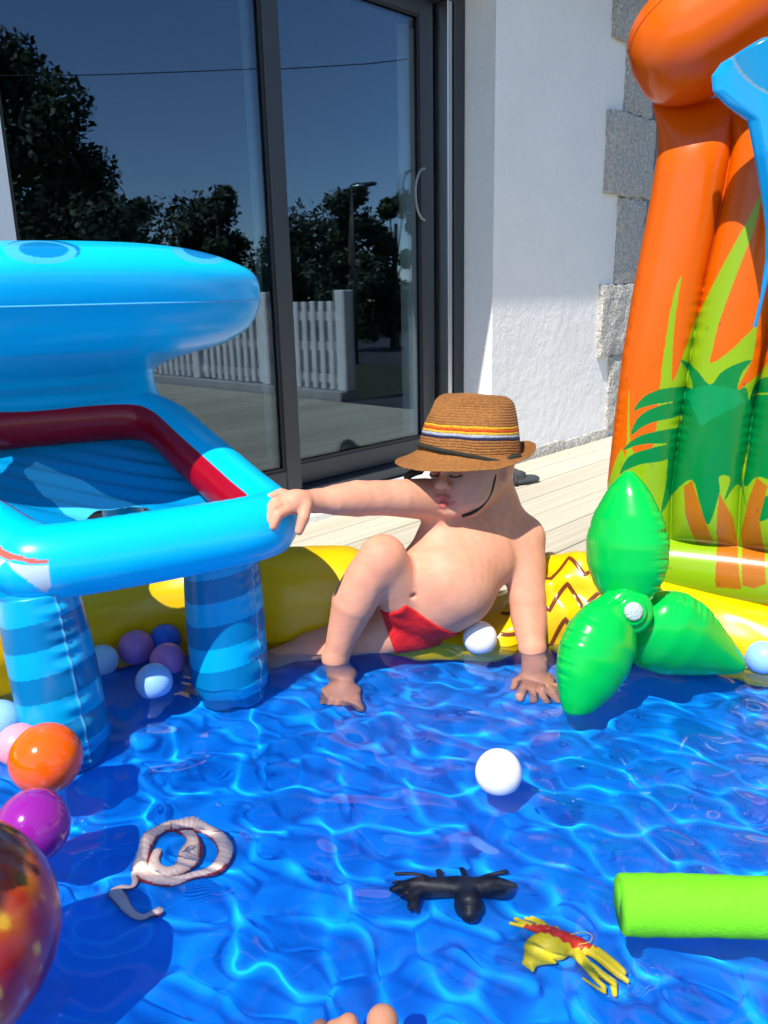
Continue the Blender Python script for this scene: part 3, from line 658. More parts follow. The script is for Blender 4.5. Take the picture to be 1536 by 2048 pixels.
# ------------------------------------------------------------------ shark table
TB = np.array([-.213, 1.40, 0]); TU = np.array([.8789, .4770, 0]); TV = np.array([-.4770, .8789, 0])
def T(u, v, z): return TB + u * TU + v * TV + np.array([0, 0, z])
shark = tag(empty('inflatable_shark_table', T(-.19, .15, 0)), 'blue inflatable shark table with a red-lined tray on striped legs', 'pool toy')
CY1, CY2, RED = np.array([.0, .62, 1.0]), np.array([.0, .205, .52]), np.array([.40, .0, .012])
loop = [(-.36, -.005, .418), (-.19, -.012, .418), (-.03, -.002, .418), (.012, .035, .425), (-.005, .12, .455), (-.045, .27, .515), (-.075, .40, .560), (-.13, .455, .578), (-.26, .465, .582), (-.42, .465, .582), (-.53, .44, .572), (-.565, .36, .545), (-.53, .24, .50), (-.455, .11, .452), (-.405, .025, .424)]
lp3 = resample([T(*p) for p in loop], 520, True); cen_t = T(-.2, .23, .50)
nrm = np.cross(TU, TV * .94 + UP * .34); nrm /= np.linalg.norm(nrm)
r0 = .057 + .004 * np.cos(np.linspace(0, 2 * np.pi, 520, endpoint=False))
V, f, ang = sweep(lp3, r0, 140, closed=True, up=nrm)
cpt = np.repeat(lp3, 140, 0); inw = cen_t - cpt; inw -= (inw @ nrm)[:, None] * nrm; inw /= np.linalg.norm(inw, axis=1)[:, None]
off = (V - cpt); off /= np.linalg.norm(off, axis=1)[:, None]; ci, cn = (off * inw).sum(1), off @ nrm
uu = (cpt - TB) @ TU; vv = (cpt - TB) @ TV
cc = np.tile(CY1, (len(V), 1))
cc[(ci > .30) & (cn < .80) & (vv > .02)] = RED
lft = (uu < -.366) & (vv < .40); al = np.degrees(np.arctan2(cn, -ci)); arc_ = np.concatenate([[0], np.cumsum(np.linalg.norm(np.diff(lp3, axis=0), axis=1))]); tt = np.repeat(arc_[-1] - arc_ + .01, 140)
cc[lft & (al > 36) & (al < 38 + np.clip(tt * 170, 0, 24))] = (.72, .13, .085)
tooth = lft & (al < 33) & (al > 33 - 50 * (1 - 2 * np.abs(((tt / .042) % 1) - .5))); cc[tooth] = (.62, .78, .82)
sm = np.abs(np.arctan2(cn, -ci) + .62) < .022
V = V + off * (sm * .0022)[:, None]; cc[sm & (ci < 0)] = (.12, .50, .88)
# crease wrinkles along the inner edge near the corners
wk = np.exp(-((ci - .85) / .3) ** 2) * (np.exp(-((vv - .0) / .05) ** 2)) * .0012 * np.sin(uu * 260); V = V + off * wk[:, None]
build('tray_rim', V, f, vinyl, shark, True, cc)
# tray sheet slung inside the rim, with an oval hole
nu_, nv_ = 300, 280
uu = np.linspace(-.56, .02, nu_); vv = np.linspace(-.01, .53, nv_); Ug, Vg = np.meshgrid(uu, vv, indexing='ij')
zc = .405 + .335 * Vg - .018 + (-.016) * np.sin(np.pi * np.clip((Ug + .40) / .40, 0, 1)) * np.sin(np.pi * np.clip(Vg / .45, 0, 1)) - .012
zc += .0035 * np.sin(Ug * 70 + Vg * 120) * np.exp(-((Vg - .30) / .12) ** 2)
Pt = TB + Ug[..., None] * TU + Vg[..., None] * TV + zc[..., None] * UP
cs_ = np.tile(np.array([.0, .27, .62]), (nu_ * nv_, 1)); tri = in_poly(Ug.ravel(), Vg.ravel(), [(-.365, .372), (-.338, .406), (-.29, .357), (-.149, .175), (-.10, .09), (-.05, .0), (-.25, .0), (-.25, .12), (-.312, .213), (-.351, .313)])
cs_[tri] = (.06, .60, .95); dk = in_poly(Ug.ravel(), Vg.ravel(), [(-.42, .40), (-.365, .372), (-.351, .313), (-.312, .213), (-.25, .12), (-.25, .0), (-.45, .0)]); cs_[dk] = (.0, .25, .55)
fq = quads(nu_, nv_); cu, cvv = Ug.ravel()[fq].mean(1), Vg.ravel()[fq].mean(1)
hole = (((cu + .222) / .062) ** 2 + ((cvv - .190) / .034) ** 2) < 1
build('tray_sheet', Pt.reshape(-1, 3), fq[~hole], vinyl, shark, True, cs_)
# upper jaw: pinched neck swelling into a broad head
JT = np.array([(.565, -.040, .046, .47), (.584, -.052, .046, .47), (.610, -.064, .046, .466), (.635, -.073, .048, .455), (.655, -.079, .050, .44), (.676, -.083, .054, .415), (.691, -.078, .060, .375), (.705, -.062, .068, .33), (.718, -.032, .078, .285), (.730, .002, .088, .25), (.744, .030, .096, .225), (.770, .061, .107, .20), (.815, .075, .114, .18), (.860, .062, .110, .165), (.887, .010, .096, .16), (.903, -.048, .076, .16), (.911, -.10, .05, .16), (.916, -.16, .026, .16), (.918, -.23, .01, .16)])
JTT = resample(JT, 330); nz_j, nq = 330, 440; uc = -.28
q_ = np.concatenate([np.linspace(0, np.pi, 100, endpoint=False), np.linspace(np.pi, 2 * np.pi, nq - 100, endpoint=False)])
hw = JTT[:, 1] - uc; ht = JTT[:, 2]; zj = JTT[:, 0]; vcj = JTT[:, 3]
cq, sq = np.cos(q_), np.sin(q_)
Uj = uc + hw[:, None] * np.sign(cq) * np.abs(cq) ** .85; Vj = vcj[:, None] + ht[:, None] * np.sign(sq) * np.abs(sq) ** .9
Zj = np.repeat(zj[:, None], nq, 1)
fr_w = np.clip(-sq, 0, 1)[None]; Vj = Vj + fr_w * (.0035 * np.sin(zj * 150 + .3)[:, None] * np.exp(-((zj - .66) / .05) ** 2)[:, None] * (1 + .5 * np.sin(Uj * 14)))
Pj = TB + Uj[..., None] * TU + Vj[..., None] * TV + Zj[..., None] * UP
cj = np.tile(CY1, (nz_j * nq, 1)); uj, zj2, fj = Uj.ravel(), Zj.ravel(), np.broadcast_to(sq[None], Uj.shape).ravel()
lowc = (zj2 < .815) & (fj < .1); cj[lowc] = (.0, .52, .84)  # underside below the seam: its shade put into the colour as a darker blue
for eu in (-.31, -.045):
    e1 = np.hypot((uj - eu) / .036, (zj2 - .900) / .0135); cj[(e1 < 1.5) & (fj < 0)] = (.0, .24, .55); cj[(np.hypot((uj - eu + .005) / .036, (zj2 - .897) / .0135) < 1.45) & (fj < 0)] = (.06, .52, .92)
    cj[(e1 < 1.0) & (fj < 0)] = (.0, .25, .56)
fj_ = [tuple(x) for x in quads(nz_j, nq, False, True)] + [tuple((nz_j - 1) * nq + k for k in range(nq))]
jaw = fix_normals(build('upper_jaw', Pj.reshape(-1, 3), fj_, vinyl, shark, True, cj))
k_ = int(np.argmin(np.abs(zj - .814))); sp = Pj[k_][(sq < .35)]; o_ = np.argsort(-np.where(q_[sq < .35] < 1, q_[sq < .35] + 2 * np.pi, q_[sq < .35]))
V, f, _ = sweep(sp[o_], .0018, 6); build('seam', V, f, vinyl, jaw, True, np.tile(np.array([.10, .55, .92]), (len(V), 1)))
iq = int(np.argmin(np.abs(q_ - (2 * np.pi - .05)))); ip = np.where((zj > .60) & (zj < .814))[0][::4]
V, f, _ = sweep(Pj[ip, iq], .0022, 6, up=TV); build('seam', V, f, vinyl, jaw, True, np.tile(np.array([.10, .50, .80]), (len(V), 1)))
def leg(base, top, r, phase, n=220, m_=180):
    t = np.linspace(0, 1, n); P = base[None] + (top - base)[None] * t[:, None]
    pr = r * (1 - .20 * (1 - np.clip(t / .22, 0, 1)) ** 2 - .10 * np.clip((t - .55) / .45, 0, 1) ** 2) + .0
    pr[:7] *= np.array([.55, .7, .8, .88, .93, .96, .98])
    V, f, ang = sweep(P, pr, m_, up=(1, 0, 0)); nrm_ = V - np.repeat(P, m_, 0); nrm_ /= np.linalg.norm(nrm_, axis=1)[:, None] + 1e-9
    zz_ = V[:, 2]; sd = np.angle(np.exp(1j * (ang - phase)))
    V = V + nrm_ * (np.exp(-(sd / .02) ** 2) * .0022 + np.exp(-(sd / .32) ** 2) * .0016 * (np.sin(zz_ * 215 + 4 * np.sin(zz_ * 19)) + np.sin(zz_ * 120 + 3 * np.sin(zz_ * 31))))[:, None]
    band = np.sin((zz_ + .011 * np.sin(ang * 2 + .5) + .004 * np.sin(ang * 3 + 1)) * 2 * np.pi / .088 + 1.2)
    c = np.where((band > 0)[:, None], np.array([.0, .47, .86]), np.array([.0, .22, .50])); c[np.abs(sd) < .014] = (.16, .55, .85)
    build('leg', V, f, vinyl, shark, True, c)
leg(T(-.375, .0, .012), T(-.395, .012, .375), .069, 2.3)
leg(T(-.075, .055, .012), T(-.07, .07, .385), .074, 2.05)
leg(T(-.46, .53, .004), T(-.46, .50, .515), .045, 4.7, 60, 40)
leg(T(-.16, .53, .004), T(-.16, .50, .515), .045, 4.7, 60, 40)
M_clearwater = glass_mat(); M_clearwater.name = 'water_drop'

# ------------------------------------------------------------------ green pinwheel
wheel = tag(empty('inflatable_pinwheel', on_z(1200, 1400, ZW)), 'bright green inflatable pinwheel with three fat lobes floating beside the volcano', 'pool toy')
def lobe(a, b, wdir, prof, wid, th, twist=0.0, seed=0):
    a = np.asarray(a, float); b = np.asarray(b, float); ax = b - a; L = np.linalg.norm(ax); ax /= L
    wd = np.asarray(wdir, float); wd -= (wd @ ax) * ax; wd /= np.linalg.norm(wd); nd = np.cross(ax, wd)
    wd, nd = wd * math.cos(twist) + nd * math.sin(twist), nd * math.cos(twist) - wd * math.sin(twist)
    n, m_ = 130, 96; t = np.linspace(0, 1, n); p = np.interp(t, [x for x, _ in prof], [y for _, y in prof])
    ker = np.ones(9) / 9; p = np.convolve(np.pad(p, 4, 'edge'), ker, 'valid'); p[0] = prof[0][1]; p[-1] = prof[-1][1]
    q = np.linspace(0, 2 * np.pi, m_, endpoint=False)
    X = wid * p[:, None] * np.cos(q)[None]; Y = th * (p ** .85)[:, None] * np.sign(np.sin(q)) * (np.abs(np.sin(q)) ** 1.12)[None]
    sd = np.minimum(np.abs(np.angle(np.exp(1j * q))), np.abs(np.angle(np.exp(1j * (q - np.pi)))))[None]
    r = np.random.default_rng(seed); wr_ = sum(np.maximum(np.sin(t * k * 6.28 + r.uniform(0, 6)), 0) ** 3 for k in (7, 11, 16)) / 3
    s = 1 - .095 * np.exp(-(sd / .36) ** 2) * wr_[:, None] * np.clip(p, .3, 1)[:, None] + .018 * np.exp(-(sd / .03) ** 2)
    V = a + (t * L)[:, None, None] * ax + (X * s)[..., None] * wd + (Y * s)[..., None] * nd
    Fl = [tuple(x) for x in quads(n, m_, False, True)] + [tuple(range(m_))[::-1], tuple((n - 1) * m_ + k for k in range(m_))]
    return fix_normals(build('lobe', V.reshape(-1, 3), Fl, vinyl_green, wheel, True))
PRF = [(0, .05), (.03, .2), (.12, .47), (.3, .82), (.48, 1.0), (.66, .97), (.82, .75), (.94, .42), (1, .30)]
SCW = 1.46 / F
lobe(at(1258, 942, 1.37), at(1250, 1228, 1.34), (1, 0, 0), PRF, 84 * SCW, 62 * SCW, .75, 1)
lobe(at(1140, 1440, 1.235), at(1238, 1190, 1.32), (1, 0, .3), PRF, 82 * SCW, 60 * SCW, .7, 2)
lobe(at(1487, 1335, 1.36), at(1250, 1228, 1.35), (.2, 0, 1), [(0, .06), (.03, .2), (.15, .40), (.35, .72), (.55, 1.0), (.72, 1.05), (.86, .85), (.95, .5), (1, .35)], 92 * SCW, 66 * SCW, -.35, 3)
hc = at(1262, 1222, 1.285); hd = CAM - hc; hd /= np.linalg.norm(hd); hd = hd + np.array([.28, 0, -.05]); hd /= np.linalg.norm(hd)
V, f, _ = sweep(np.array([hc + hd * x for x in (-.06, -.012, -.004, .0, .002)]), [.040, .042, .040, .034, .026], 40, up=(0, 0, 1)); build('hub', V, f, vinyl_green, wheel)
V, f, _ = sweep(np.array([hc + hd * x for x in (.0, .008, .011)]), [.027, .026, .021], 32); build('hub_collar', V, f, vinyl_green, wheel)
V, f, _ = sweep(np.array([hc + hd * x for x in (.010, .016, .018)]), [.016, .016, .013], 28); build('valve', V, f, M_valve, wheel)

# ------------------------------------------------------------------ balls
def ball(px, py, dpx, rgb, label, glossy=False, z=None, name='play_ball', sc_=(1, 1, 1)):
    rr_ = .035
    for _ in range(6):
        c = on_z(px, py, ZW + rr_ * .62 if z is None else z); rr_ = dpx / 2 * depth(c) / F
    V, f = sphere(c, rr_, 48, 30, sc_)
    if not glossy: V = V + (V - c) * (.006 * noise3(V, 22, int(px) + 50))[:, None]
    o = build(name, V - c, f, M_gball if glossy else M_ball, None, True, np.tile(np.array(rgb, float), (len(V), 1))); o.location = c; ORG[o.name] = c
    tag(o, label, 'ball', 'plastic balls floating in the pool')
WHT, LBL, BLU, MAU, PNK = (.82, .82, .82), (.28, .52, .92), (.03, .16, .75), (.52, .19, .50), (.95, .33, .40)
ball(997, 1545, 93, WHT, 'white ball alone on open water in front of the child')
ball(960, 1276, 68, WHT, 'white ball beside the child\'s supporting arm')
ball(308, 1363, 73, LBL, 'pale blue ball in front of the mauve balls by the shark leg')
ball(335, 1320, 69, MAU, 'mauve ball touching the pale blue ball')
ball(272, 1295, 70, MAU, 'mauve ball against the pool wall under the shark tray')
ball(331, 1279, 62, BLU, 'deep blue ball against the pool wall under the shark tray')
ball(204, 1321, 64, (.42, .60, .80), 'pale ball half hidden behind the nearer shark leg')
ball(-2, 1446, 92, LBL, 'pale blue ball cut by the picture edge beside the nearer shark leg')
ball(38, 1490, 86, PNK, 'pink ball behind the orange ball')
ball(1527, 1315, 72, LBL, 'pale blue ball against the yellow wall past the green pinwheel')
ball(92, 1517, 141, (.95, .11, .0), 'large glossy orange ball', True, ZW + .042)
ball(66, 1652, 144, (.27, .012, .30), 'large glossy purple ball', True, ZW + .04)
# big printed balloon at the edge
bc = on_z(-112, 1868, ZW + .095); br = 218 * depth(bc) / F
V, f = sphere(bc, br, 160, 110, (1, 1, 1.06)); d_ = (V - bc) / br
n1 = noise3(d_, 1.1, 21); n2 = noise3(d_ * np.array([1, 1, 2.4]), 1.9, 22); n3 = noise3(d_, 4.5, 23)
st = lambda x, a, c: np.clip((x - a) / (c - a), 0, 1)[:, None]
n2 = noise3(d_ * np.array([1.6, 1.6, .55]), .9, 22); n4 = noise3(d_ * np.array([2.0, 2.0, .5]), 1.2, 27); el_ = d_[:, 2]
def mix(c0, c1, k): return c0 * (1 - k) + np.array(c1) * k
cb = np.tile(np.array([.40, .010, .014]), (len(V), 1))
cb = mix(cb, (.66, .12, .012), st(n2 + .5 * n4, -.5, .5)); cb = mix(cb, (.80, .42, .03), st(n4 + .5 * n3 - .6 * np.abs(el_ - .2), .35, .7)); cb = mix(cb, (.16, .006, .05), st(-n2, .35, 1.0))
cb = mix(cb, (.05, .012, .01), st(el_ + .12 * n4, .60, .72)); cb = mix(cb, (.04, .008, .012), st(n1 + .4 * n3, 1.0, 1.15))
o = build('printed_balloon', V - bc, f, M_foil, None, True, cb); o.location = bc; tag(o, 'big glossy red and orange printed balloon ball cut by the picture edge', 'balloon')

# ------------------------------------------------------------------ foam noodle
na_ = on_z(1238, 1808, ZW + .022); nb_ = on_z(1600, 1816, ZW + .022); nb_ = na_ + (nb_ - na_) * 2.6
rn = 58 * depth(na_) / F
noodle = tag(empty('pool_noodle', na_), 'lime green foam pool noodle floating with its hollow end showing', 'pool noodle')
t = np.linspace(0, 1, 60); pth = na_ + (nb_ - na_) * t[:, None]; dr = (nb_ - na_) / np.linalg.norm(nb_ - na_)
pr = np.concatenate([[na_ + dr * .012, na_ + dr * .002, na_, na_ + dr * .003], pth[1:]]); rd = np.concatenate([[rn * .42, rn * .45, rn * .9, rn], np.full(59, rn)])
V, f, _ = sweep(pr, rd, 56, cap=False); V = V + (.0009 * noise3(V, 30, 2))[:, None] * np.array([0, 0, 1.]); build('foam_tube', V, f, M_foam, noodle)
V, f, _ = sweep(np.array([na_ + dr * .001, na_ + dr * .25]), rn * .44, 32, cap=False); build('hollow_core', V, f, M_foam_in, noodle)

# ------------------------------------------------------------------ sunken toys
def zpx(L, ox, oy, k): return [(ox + x / k, oy + y / k) for x, y in L]
SN = zpx([(600, 500), (555, 570), (560, 650), (640, 710), (760, 725), (870, 680), (945, 570), (955, 430), (890, 310), (770, 260), (630, 305), (490, 405), (415, 520), (400, 640), (480, 735), (650, 800), (850, 825), (1000, 785), (1130, 710), (1225, 590), (1250, 470), (1205, 350), (1110, 275), (970, 240), (850, 245), (760, 262)], 200, 1600, 5.12)
zs = np.full(len(SN), .019); zs[-3:] = (.024, .028, .03); 
pth = resample([on_floor(x, y, z) for (x, y), z in zip(SN, zs)], 520)
tl = np.linspace(0, 1, 520); rs_ = .0108 * (1 - .25 * np.clip((tl - .85) / .15, 0, 1)) * (1 - .4 * np.clip(1 - tl / .02, 0, 1)) * (1 + .03 * np.sin(tl * 520 * .9))
snake = tag(empty('snake_toy', on_floor(340, 1710, .01)), 'cream and red coiled snake toy lying on the blue pool floor', 'dive toy')
def two_tone(V, ang, thr=.5):
    c = np.tile(np.array([.78, .53, .40]), (len(V), 1)); c[np.sin(ang + .25 * np.sin(np.arange(len(ang)) * .004)) < thr] = (.34, .022, .016); return c
V, f, ang = sweep(pth, rs_, 20); build('coil', V, f, M_toy, snake, True, two_tone(V, ang))
TLp = zpx([(405, 600), (350, 680), (345, 800), (280, 900), (170, 905), (130, 960), (230, 1080), (430, 1180), (560, 1165), (690, 1135)], 200, 1600, 5.12)
pth = resample([on_floor(x, y, .018) for x, y in TLp], 160); V, f, ang = sweep(pth, np.interp(np.linspace(0, 1, 160), [0, .3, .6, .85, .95, 1], [.007, .006, .006, .005, .006, .002]), 16); build('tail', V, f, M_toy, snake, True, two_tone(V, ang))
def toy_field(chains, ox, oy, k, zf, h=.0014, kk=.004, rs2=.85):
    P = []
    for ch_ in chains:
        P.append([(on_floor(ox + x / k, oy + y / k, zf), r / k) for x, y, r in ch_])
    allp = np.array([p for c_ in P for p, _ in c_]); sc2 = 1.22 / F
    Fd = Field(allp.min(0) - .05, allp.max(0) + .05, h)
    for c_ in P: Fd.chain([(p, r * sc2 * rs2) for p, r in c_], kk)
    return Fd.mesh(2)
V, q4 = toy_field([[(400, 225, 30), (520, 220, 48), (620, 215, 40), (700, 228, 14)], [(540, 220, 45), (550, 270, 48), (552, 300, 26)], [(400, 215, 22), (355, 235, 26), (330, 242, 22)], [(328, 206, 10), (375, 220, 10)], [(328, 165, 9), (420, 195, 10)], [(580, 190, 10), (670, 163, 11)], [(464, 166, 12), (466, 190, 10)], [(530, 158, 10), (540, 190, 12)], [(380, 235, 10), (356, 280, 9)], [(388, 235, 9), (378, 285, 8)]], 600, 1640, 1.641, .026)
cb = np.tile(np.array([.008, .009, .014]), (len(V), 1)); tag(build('rubber_animal_toy', V, q4, M_toy, None, True, cb), 'black rubber animal toy lying flat on the pool floor', 'dive toy')
V, q4 = toy_field([[(800, 430, 40), (825, 425, 46), (870, 400, 34), (905, 405, 24)], [(795, 440, 34), (765, 485, 20), (772, 508, 6)], [(800, 470, 20), (835, 478, 7)], [(765, 485, 8), (742, 487, 5)],
    [(800, 385, 14), (745, 350, 10), (690, 325, 8)], [(805, 375, 14), (755, 340, 11), (705, 308, 9)], [(825, 365, 14), (780, 325, 11), (742, 308, 9)], [(840, 370, 12), (800, 325, 10), (764, 303, 8)], [(858, 385, 9), (858, 358, 8)],
    [(900, 405, 16), (980, 440, 14), (1050, 485, 10)], [(900, 415, 14), (980, 462, 12), (1060, 512, 8)], [(890, 428, 12), (950, 480, 10), (1020, 515, 9), (1025, 560, 8)], [(880, 435, 12), (940, 490, 10), (990, 530, 9), (990, 552, 7), (920, 522, 6)]], 600, 1640, 1.641, .02)
cyl_ = np.tile(np.array([.90, .66, .01]), (len(V), 1)); rc = on_floor(600 + 850 / 1.641, 1640 + 390 / 1.641, .02); rx = (V - rc) @ np.array([.9, -.35, 0]); ry_ = (V - rc) @ np.array([.35, .9, 0])
rm_ = (rx / .042) ** 2 + (ry_ / .014) ** 2 + .25 * np.sin(rx * 700) ; cyl_[rm_ < 1] = (.75, .03, .01)
squid = tag(build('rubber_squid_toy', V, q4, M_toy, None, True, cyl_), 'yellow and red many-armed rubber toy on the pool floor near the noodle', 'dive toy')
lp_ = [on_floor(600 + x / 1.641, 1640 + y / 1.641, .03) for x, y in ((860, 405), (890, 375), (925, 362), (950, 375), (945, 400), (905, 410))]
V, f, _ = sweep(resample(lp_, 40), .0009, 6); build('string_loop', V, f, M_toy, squid, True, np.tile(np.array([.7, .55, .1]), (len(V), 1)))

# ------------------------------------------------------------------ sandal on the deck
sb = on_z(1030, 968, 0.0)
sandal = tag(empty('sandal', sb), 'dark grey rubber sandal on the deck behind the child\'s neck', 'sandal')
Fd = Field(sb - [.16, .2, .02], sb + [.16, .2, .12], .003)
e1 = np.array([.92, .39, 0]); e2 = np.array([-.39, .92, 0])
for i in range(-4, 5): Fd.ell(sb + e1 * i * .022 + [0, 0, .016], (.034, .046 - abs(i) * .003, .016), np.array([e1, e2, UP]), .01)
Fd.ell(sb + e1 * .0 + [0, 0, .045], (.05, .042, .034), np.array([e1, e2, UP]), .012); Fd.ell(sb + e1 * .025 + [0, 0, .075], (.05, .028, .035), np.array([e1, e2, UP]), .008, True)
V, q4 = Fd.mesh(2); build('sole', V, q4, M_shoe, sandal)
ar = np.array([sb - e1 * .03 + e2 * .044 * math.cos(a) + np.array([0, 0, .016 + .065 * math.sin(a)]) for a in np.linspace(0, math.pi, 24)]); V, f, _ = sweep(ar, .018, 16, up=e1, ry=.004); build('strap', V, f, M_shoe, sandal)
V, f, _ = sweep(np.array([sb - e1 * .03 - e2 * .03 + np.array([0, 0, .045]) + x * (-e2) for x in (0, .004, .006)]), [.014, .014, .010], 20); build('button', V, f, M_steel, sandal)

# ------------------------------------------------------------------ foot of the person holding the camera
fo = on_z(740, 2048, .0)
Fd = Field((-.16, .36, .0), (.10, .74, .22), .003)
tp = on_z(765, 2044, .118); dy = np.array([0, -1, 0])
Fd.chain([((-.06, .40, .06), .042), ((-.05, .50, .075), .045), ((-.045, .58, .082), .04)], .02); Fd.chain([((-.02, .50, .08), .036), ((-.012, .60, .095), .028)], .02)
Fd.chain([((-.085, .50, .06), .03), ((-.09, .58, .075), .022)], .02)
toes = [(tp + [.0, .0, .0], .0165, (-.012, .60, .098)), (on_z(697, 2048, .121), .0105, (-.045, .60, .09)), (on_z(668, 2060, .117), .0098, (-.062, .59, .085)), (on_z(640, 2066, .1), .0092, (-.078, .585, .08)), (on_z(612, 2084, .092), .0085, (-.092, .57, .072))]
for p, r, k0 in toes: Fd.chain([(k0, r * 1.05), ((np.asarray(k0) + p) / 2 + [0, 0, .006], r * .9), (p, r)], .006)
V, q4 = Fd.mesh(2)
adult = tag(build('person', V, q4, M_skin, None, True, np.tile(np.array([.46, .22, .135]), (len(V), 1))), 'bare toes of another person poking up at the bottom edge', 'person')

# ------------------------------------------------------------------ child
def b(px, py, Y, r):
    p = at(px, py, Y); return p, r * depth(p) / F
child = tag(empty('person', (.05, 1.52, .10)), 'toddler in straw hat and red swim trunks sitting on the pool edge, one arm outstretched', 'person')
HB = .0022
Fd = Field((-.44, 1.16, .004), (.44, 1.74, .56), HB)
def ce(px, py, Y, rx, ry, rz, ax=None, k=.02, sub=False):
    p = at(px, py, Y); s = depth(p) / F; Fd.ell(p, (rx * s, ry * s, rz * s), ax, k, sub)
def rotax(yaw, roll):
    """rows: side, depth, up axes; roll leans the up axis to picture right, yaw turns about it"""
    cr, sr = math.cos(roll), math.sin(roll); cyw, syw = math.cos(yaw), math.sin(yaw)
    up_ = np.array([sr, 0, cr]); sd_ = np.array([cr, 0, -sr]); dp_ = np.array([0, 1., 0])
    return np.array([sd_ * cyw + dp_ * syw, dp_ * cyw - sd_ * syw, up_])
TX = rotax(-.25, .62)
# trunk
ce(822, 1228, 1.555, 70, 62, 58, TX, .02)
ce(894, 1160, 1.530, 103, 96, 95, TX, .03)
ce(862, 1205, 1.528, 72, 70, 60, TX, .03)
ce(934, 1094, 1.572, 97, 72, 78, TX, .035)
ce(962, 1050, 1.60, 86, 50, 45, TX, .03)
ce(880, 1072, 1.545, 40, 32, 34, TX, .03)
ce(985, 1120, 1.555, 42, 34, 36, TX, .03)
Fd.chain([b(985, 965, 1.60, 40), b(992, 1000, 1.605, 43), b(985, 1040, 1.605, 50)], .03)           # neck
Fd.chain([b(995, 1030, 1.61, 40), b(1043, 1072, 1.60, 42)], .03)             # shoulder slope
# supporting arm
Fd.chain([b(1044, 1080, 1.595, 44), b(1048, 1130, 1.575, 43), b(1055, 1195, 1.545, 36)], .018)
Fd.chain([b(1055, 1195, 1.545, 36), b(1058, 1232, 1.53, 37), b(1064, 1292, 1.49, 27)], .006)
wl = at(1066, 1300, 1.485); hp_ = np.array([.292, 1.45, .035])
Fd.chain([(wl, .024), (hp_, .026)], .012)
Fd.ell(hp_ + [.004, -.014, -.004], (.036, .036, .018), None, .014)
for k, (dx, L) in enumerate(((-.028, .03), (-.012, .042), (.004, .045), (.019, .042), (.033, .034))):
    a0 = hp_ + [dx * .8, -.035, -.006]; a1_ = a0 + [dx * .35, -L * .55, .004]; a2_ = a0 + [dx * .6, -L, -.012]
    Fd.chain([(a0, .0095), (a1_, .009), (a2_, .0075)], .003)
Fd.chain([(hp_ + [-.022, .0, -.004], .009), (hp_ + [-.042, -.018, -.01], .0085), (hp_ + [-.05, -.036, -.014], .007)], .005)
# outstretched arm
Fd.chain([b(895, 1012, 1.57, 46), b(850, 998, 1.535, 42), b(800, 996, 1.50, 38), b(752, 996, 1.475, 34)], .02)
Fd.chain([b(752, 996, 1.475, 34), b(715, 997, 1.46, 37), b(672, 1000, 1.435, 31), b(634, 1002, 1.416, 23)], .006)
# its hand: back of hand to camera, fingers curling over the tray rim
Fd.chain([b(632, 1002, 1.415, 23), b(606, 1004, 1.395, 24), b(588, 1006, 1.38, 23)], .008)
ce(592, 1001, 1.385, 27, 16, 22, None, .01)
Fd.chain([b(576, 1018, 1.372, 12), b(556, 1030, 1.352, 10.5), b(546, 1053, 1.345, 8.5)], .004)      # index
Fd.chain([b(568, 1008, 1.376, 12), b(548, 1016, 1.358, 10.5), b(539, 1040, 1.350, 9)], .004)        # middle
Fd.chain([b(572, 998, 1.386, 11), b(551, 1003, 1.372, 10), b(537, 1020, 1.366, 8.5)], .004)         # ring
Fd.chain([b(580, 991, 1.40, 10), b(562, 985, 1.398, 9), b(540, 994, 1.398, 7.5)], .004)             # little
Fd.chain([b(612, 1012, 1.375, 13), b(607, 1036, 1.360, 12), b(598, 1062, 1.352, 9)], .006)          # thumb
# raised leg
Fd.chain([b(826, 1238, 1.55, 56), b(800, 1180, 1.50, 54), b(766, 1116, 1.462, 46)], .014)
Fd.chain([b(764, 1117, 1.460, 44), b(735, 1155, 1.458, 45), b(708, 1205, 1.46, 45), b(688, 1262, 1.462, 33), b(672, 1312, 1.462, 25)], .014)
ak = at(670, 1318, 1.462)
ft = np.array([-.092, 1.462, .0])
Fd.chain([(ak, .0245), (ft + [0, .006, .045], .026), (ft + [0, .022, .026], .022)], .014)
Fd.chain([(ft + [.0, .0, .05], .026), (ft + [.002, -.04, .032], .024)], .016); Fd.ell(ft + [.002, -.05, .026], (.042, .034, .020), None, .014)
for dx, dy_, r in ((.031, -.090, .0135), (.012, -.092, .0100), (-.004, -.090, .0096), (-.019, -.085, .0090), (-.032, -.077, .0085)):
    Fd.chain([(ft + [dx * .9, -.062, .022], r), (ft + [dx, dy_ * .93, .023], r), (ft + [dx, dy_, .017], r * .92)], .003)
# folded leg lying along the pool wall
Fd.chain([b(832, 1250, 1.55, 55), b(770, 1262, 1.535, 52), b(690, 1285, 1.53, 45), b(625, 1302, 1.53, 38)], .014)
f2 = np.array([-.345, 1.49, .03])
Fd.chain([b(622, 1304, 1.53, 37), ((np.asarray(b(622, 1304, 1.53, 1)[0]) * .55 + f2 * .45) + [0, 0, .006], .036), (f2 + [.03, .0, .012], .022)], .012)
Fd.chain([(f2 + [.03, 0, .008], .022), (f2 + [-.02, -.03, .0], .02), (f2 + [-.045, -.05, -.004], .015)], .012)
for k in range(5): Fd.chain([(f2 + [-.045 + .008 * k, -.055 - .004 * k, -.006], .0075), (f2 + [-.056 + .01 * k, -.072 - .004 * k, -.008], .0065)], .003)
body_f = Fd.f.copy()
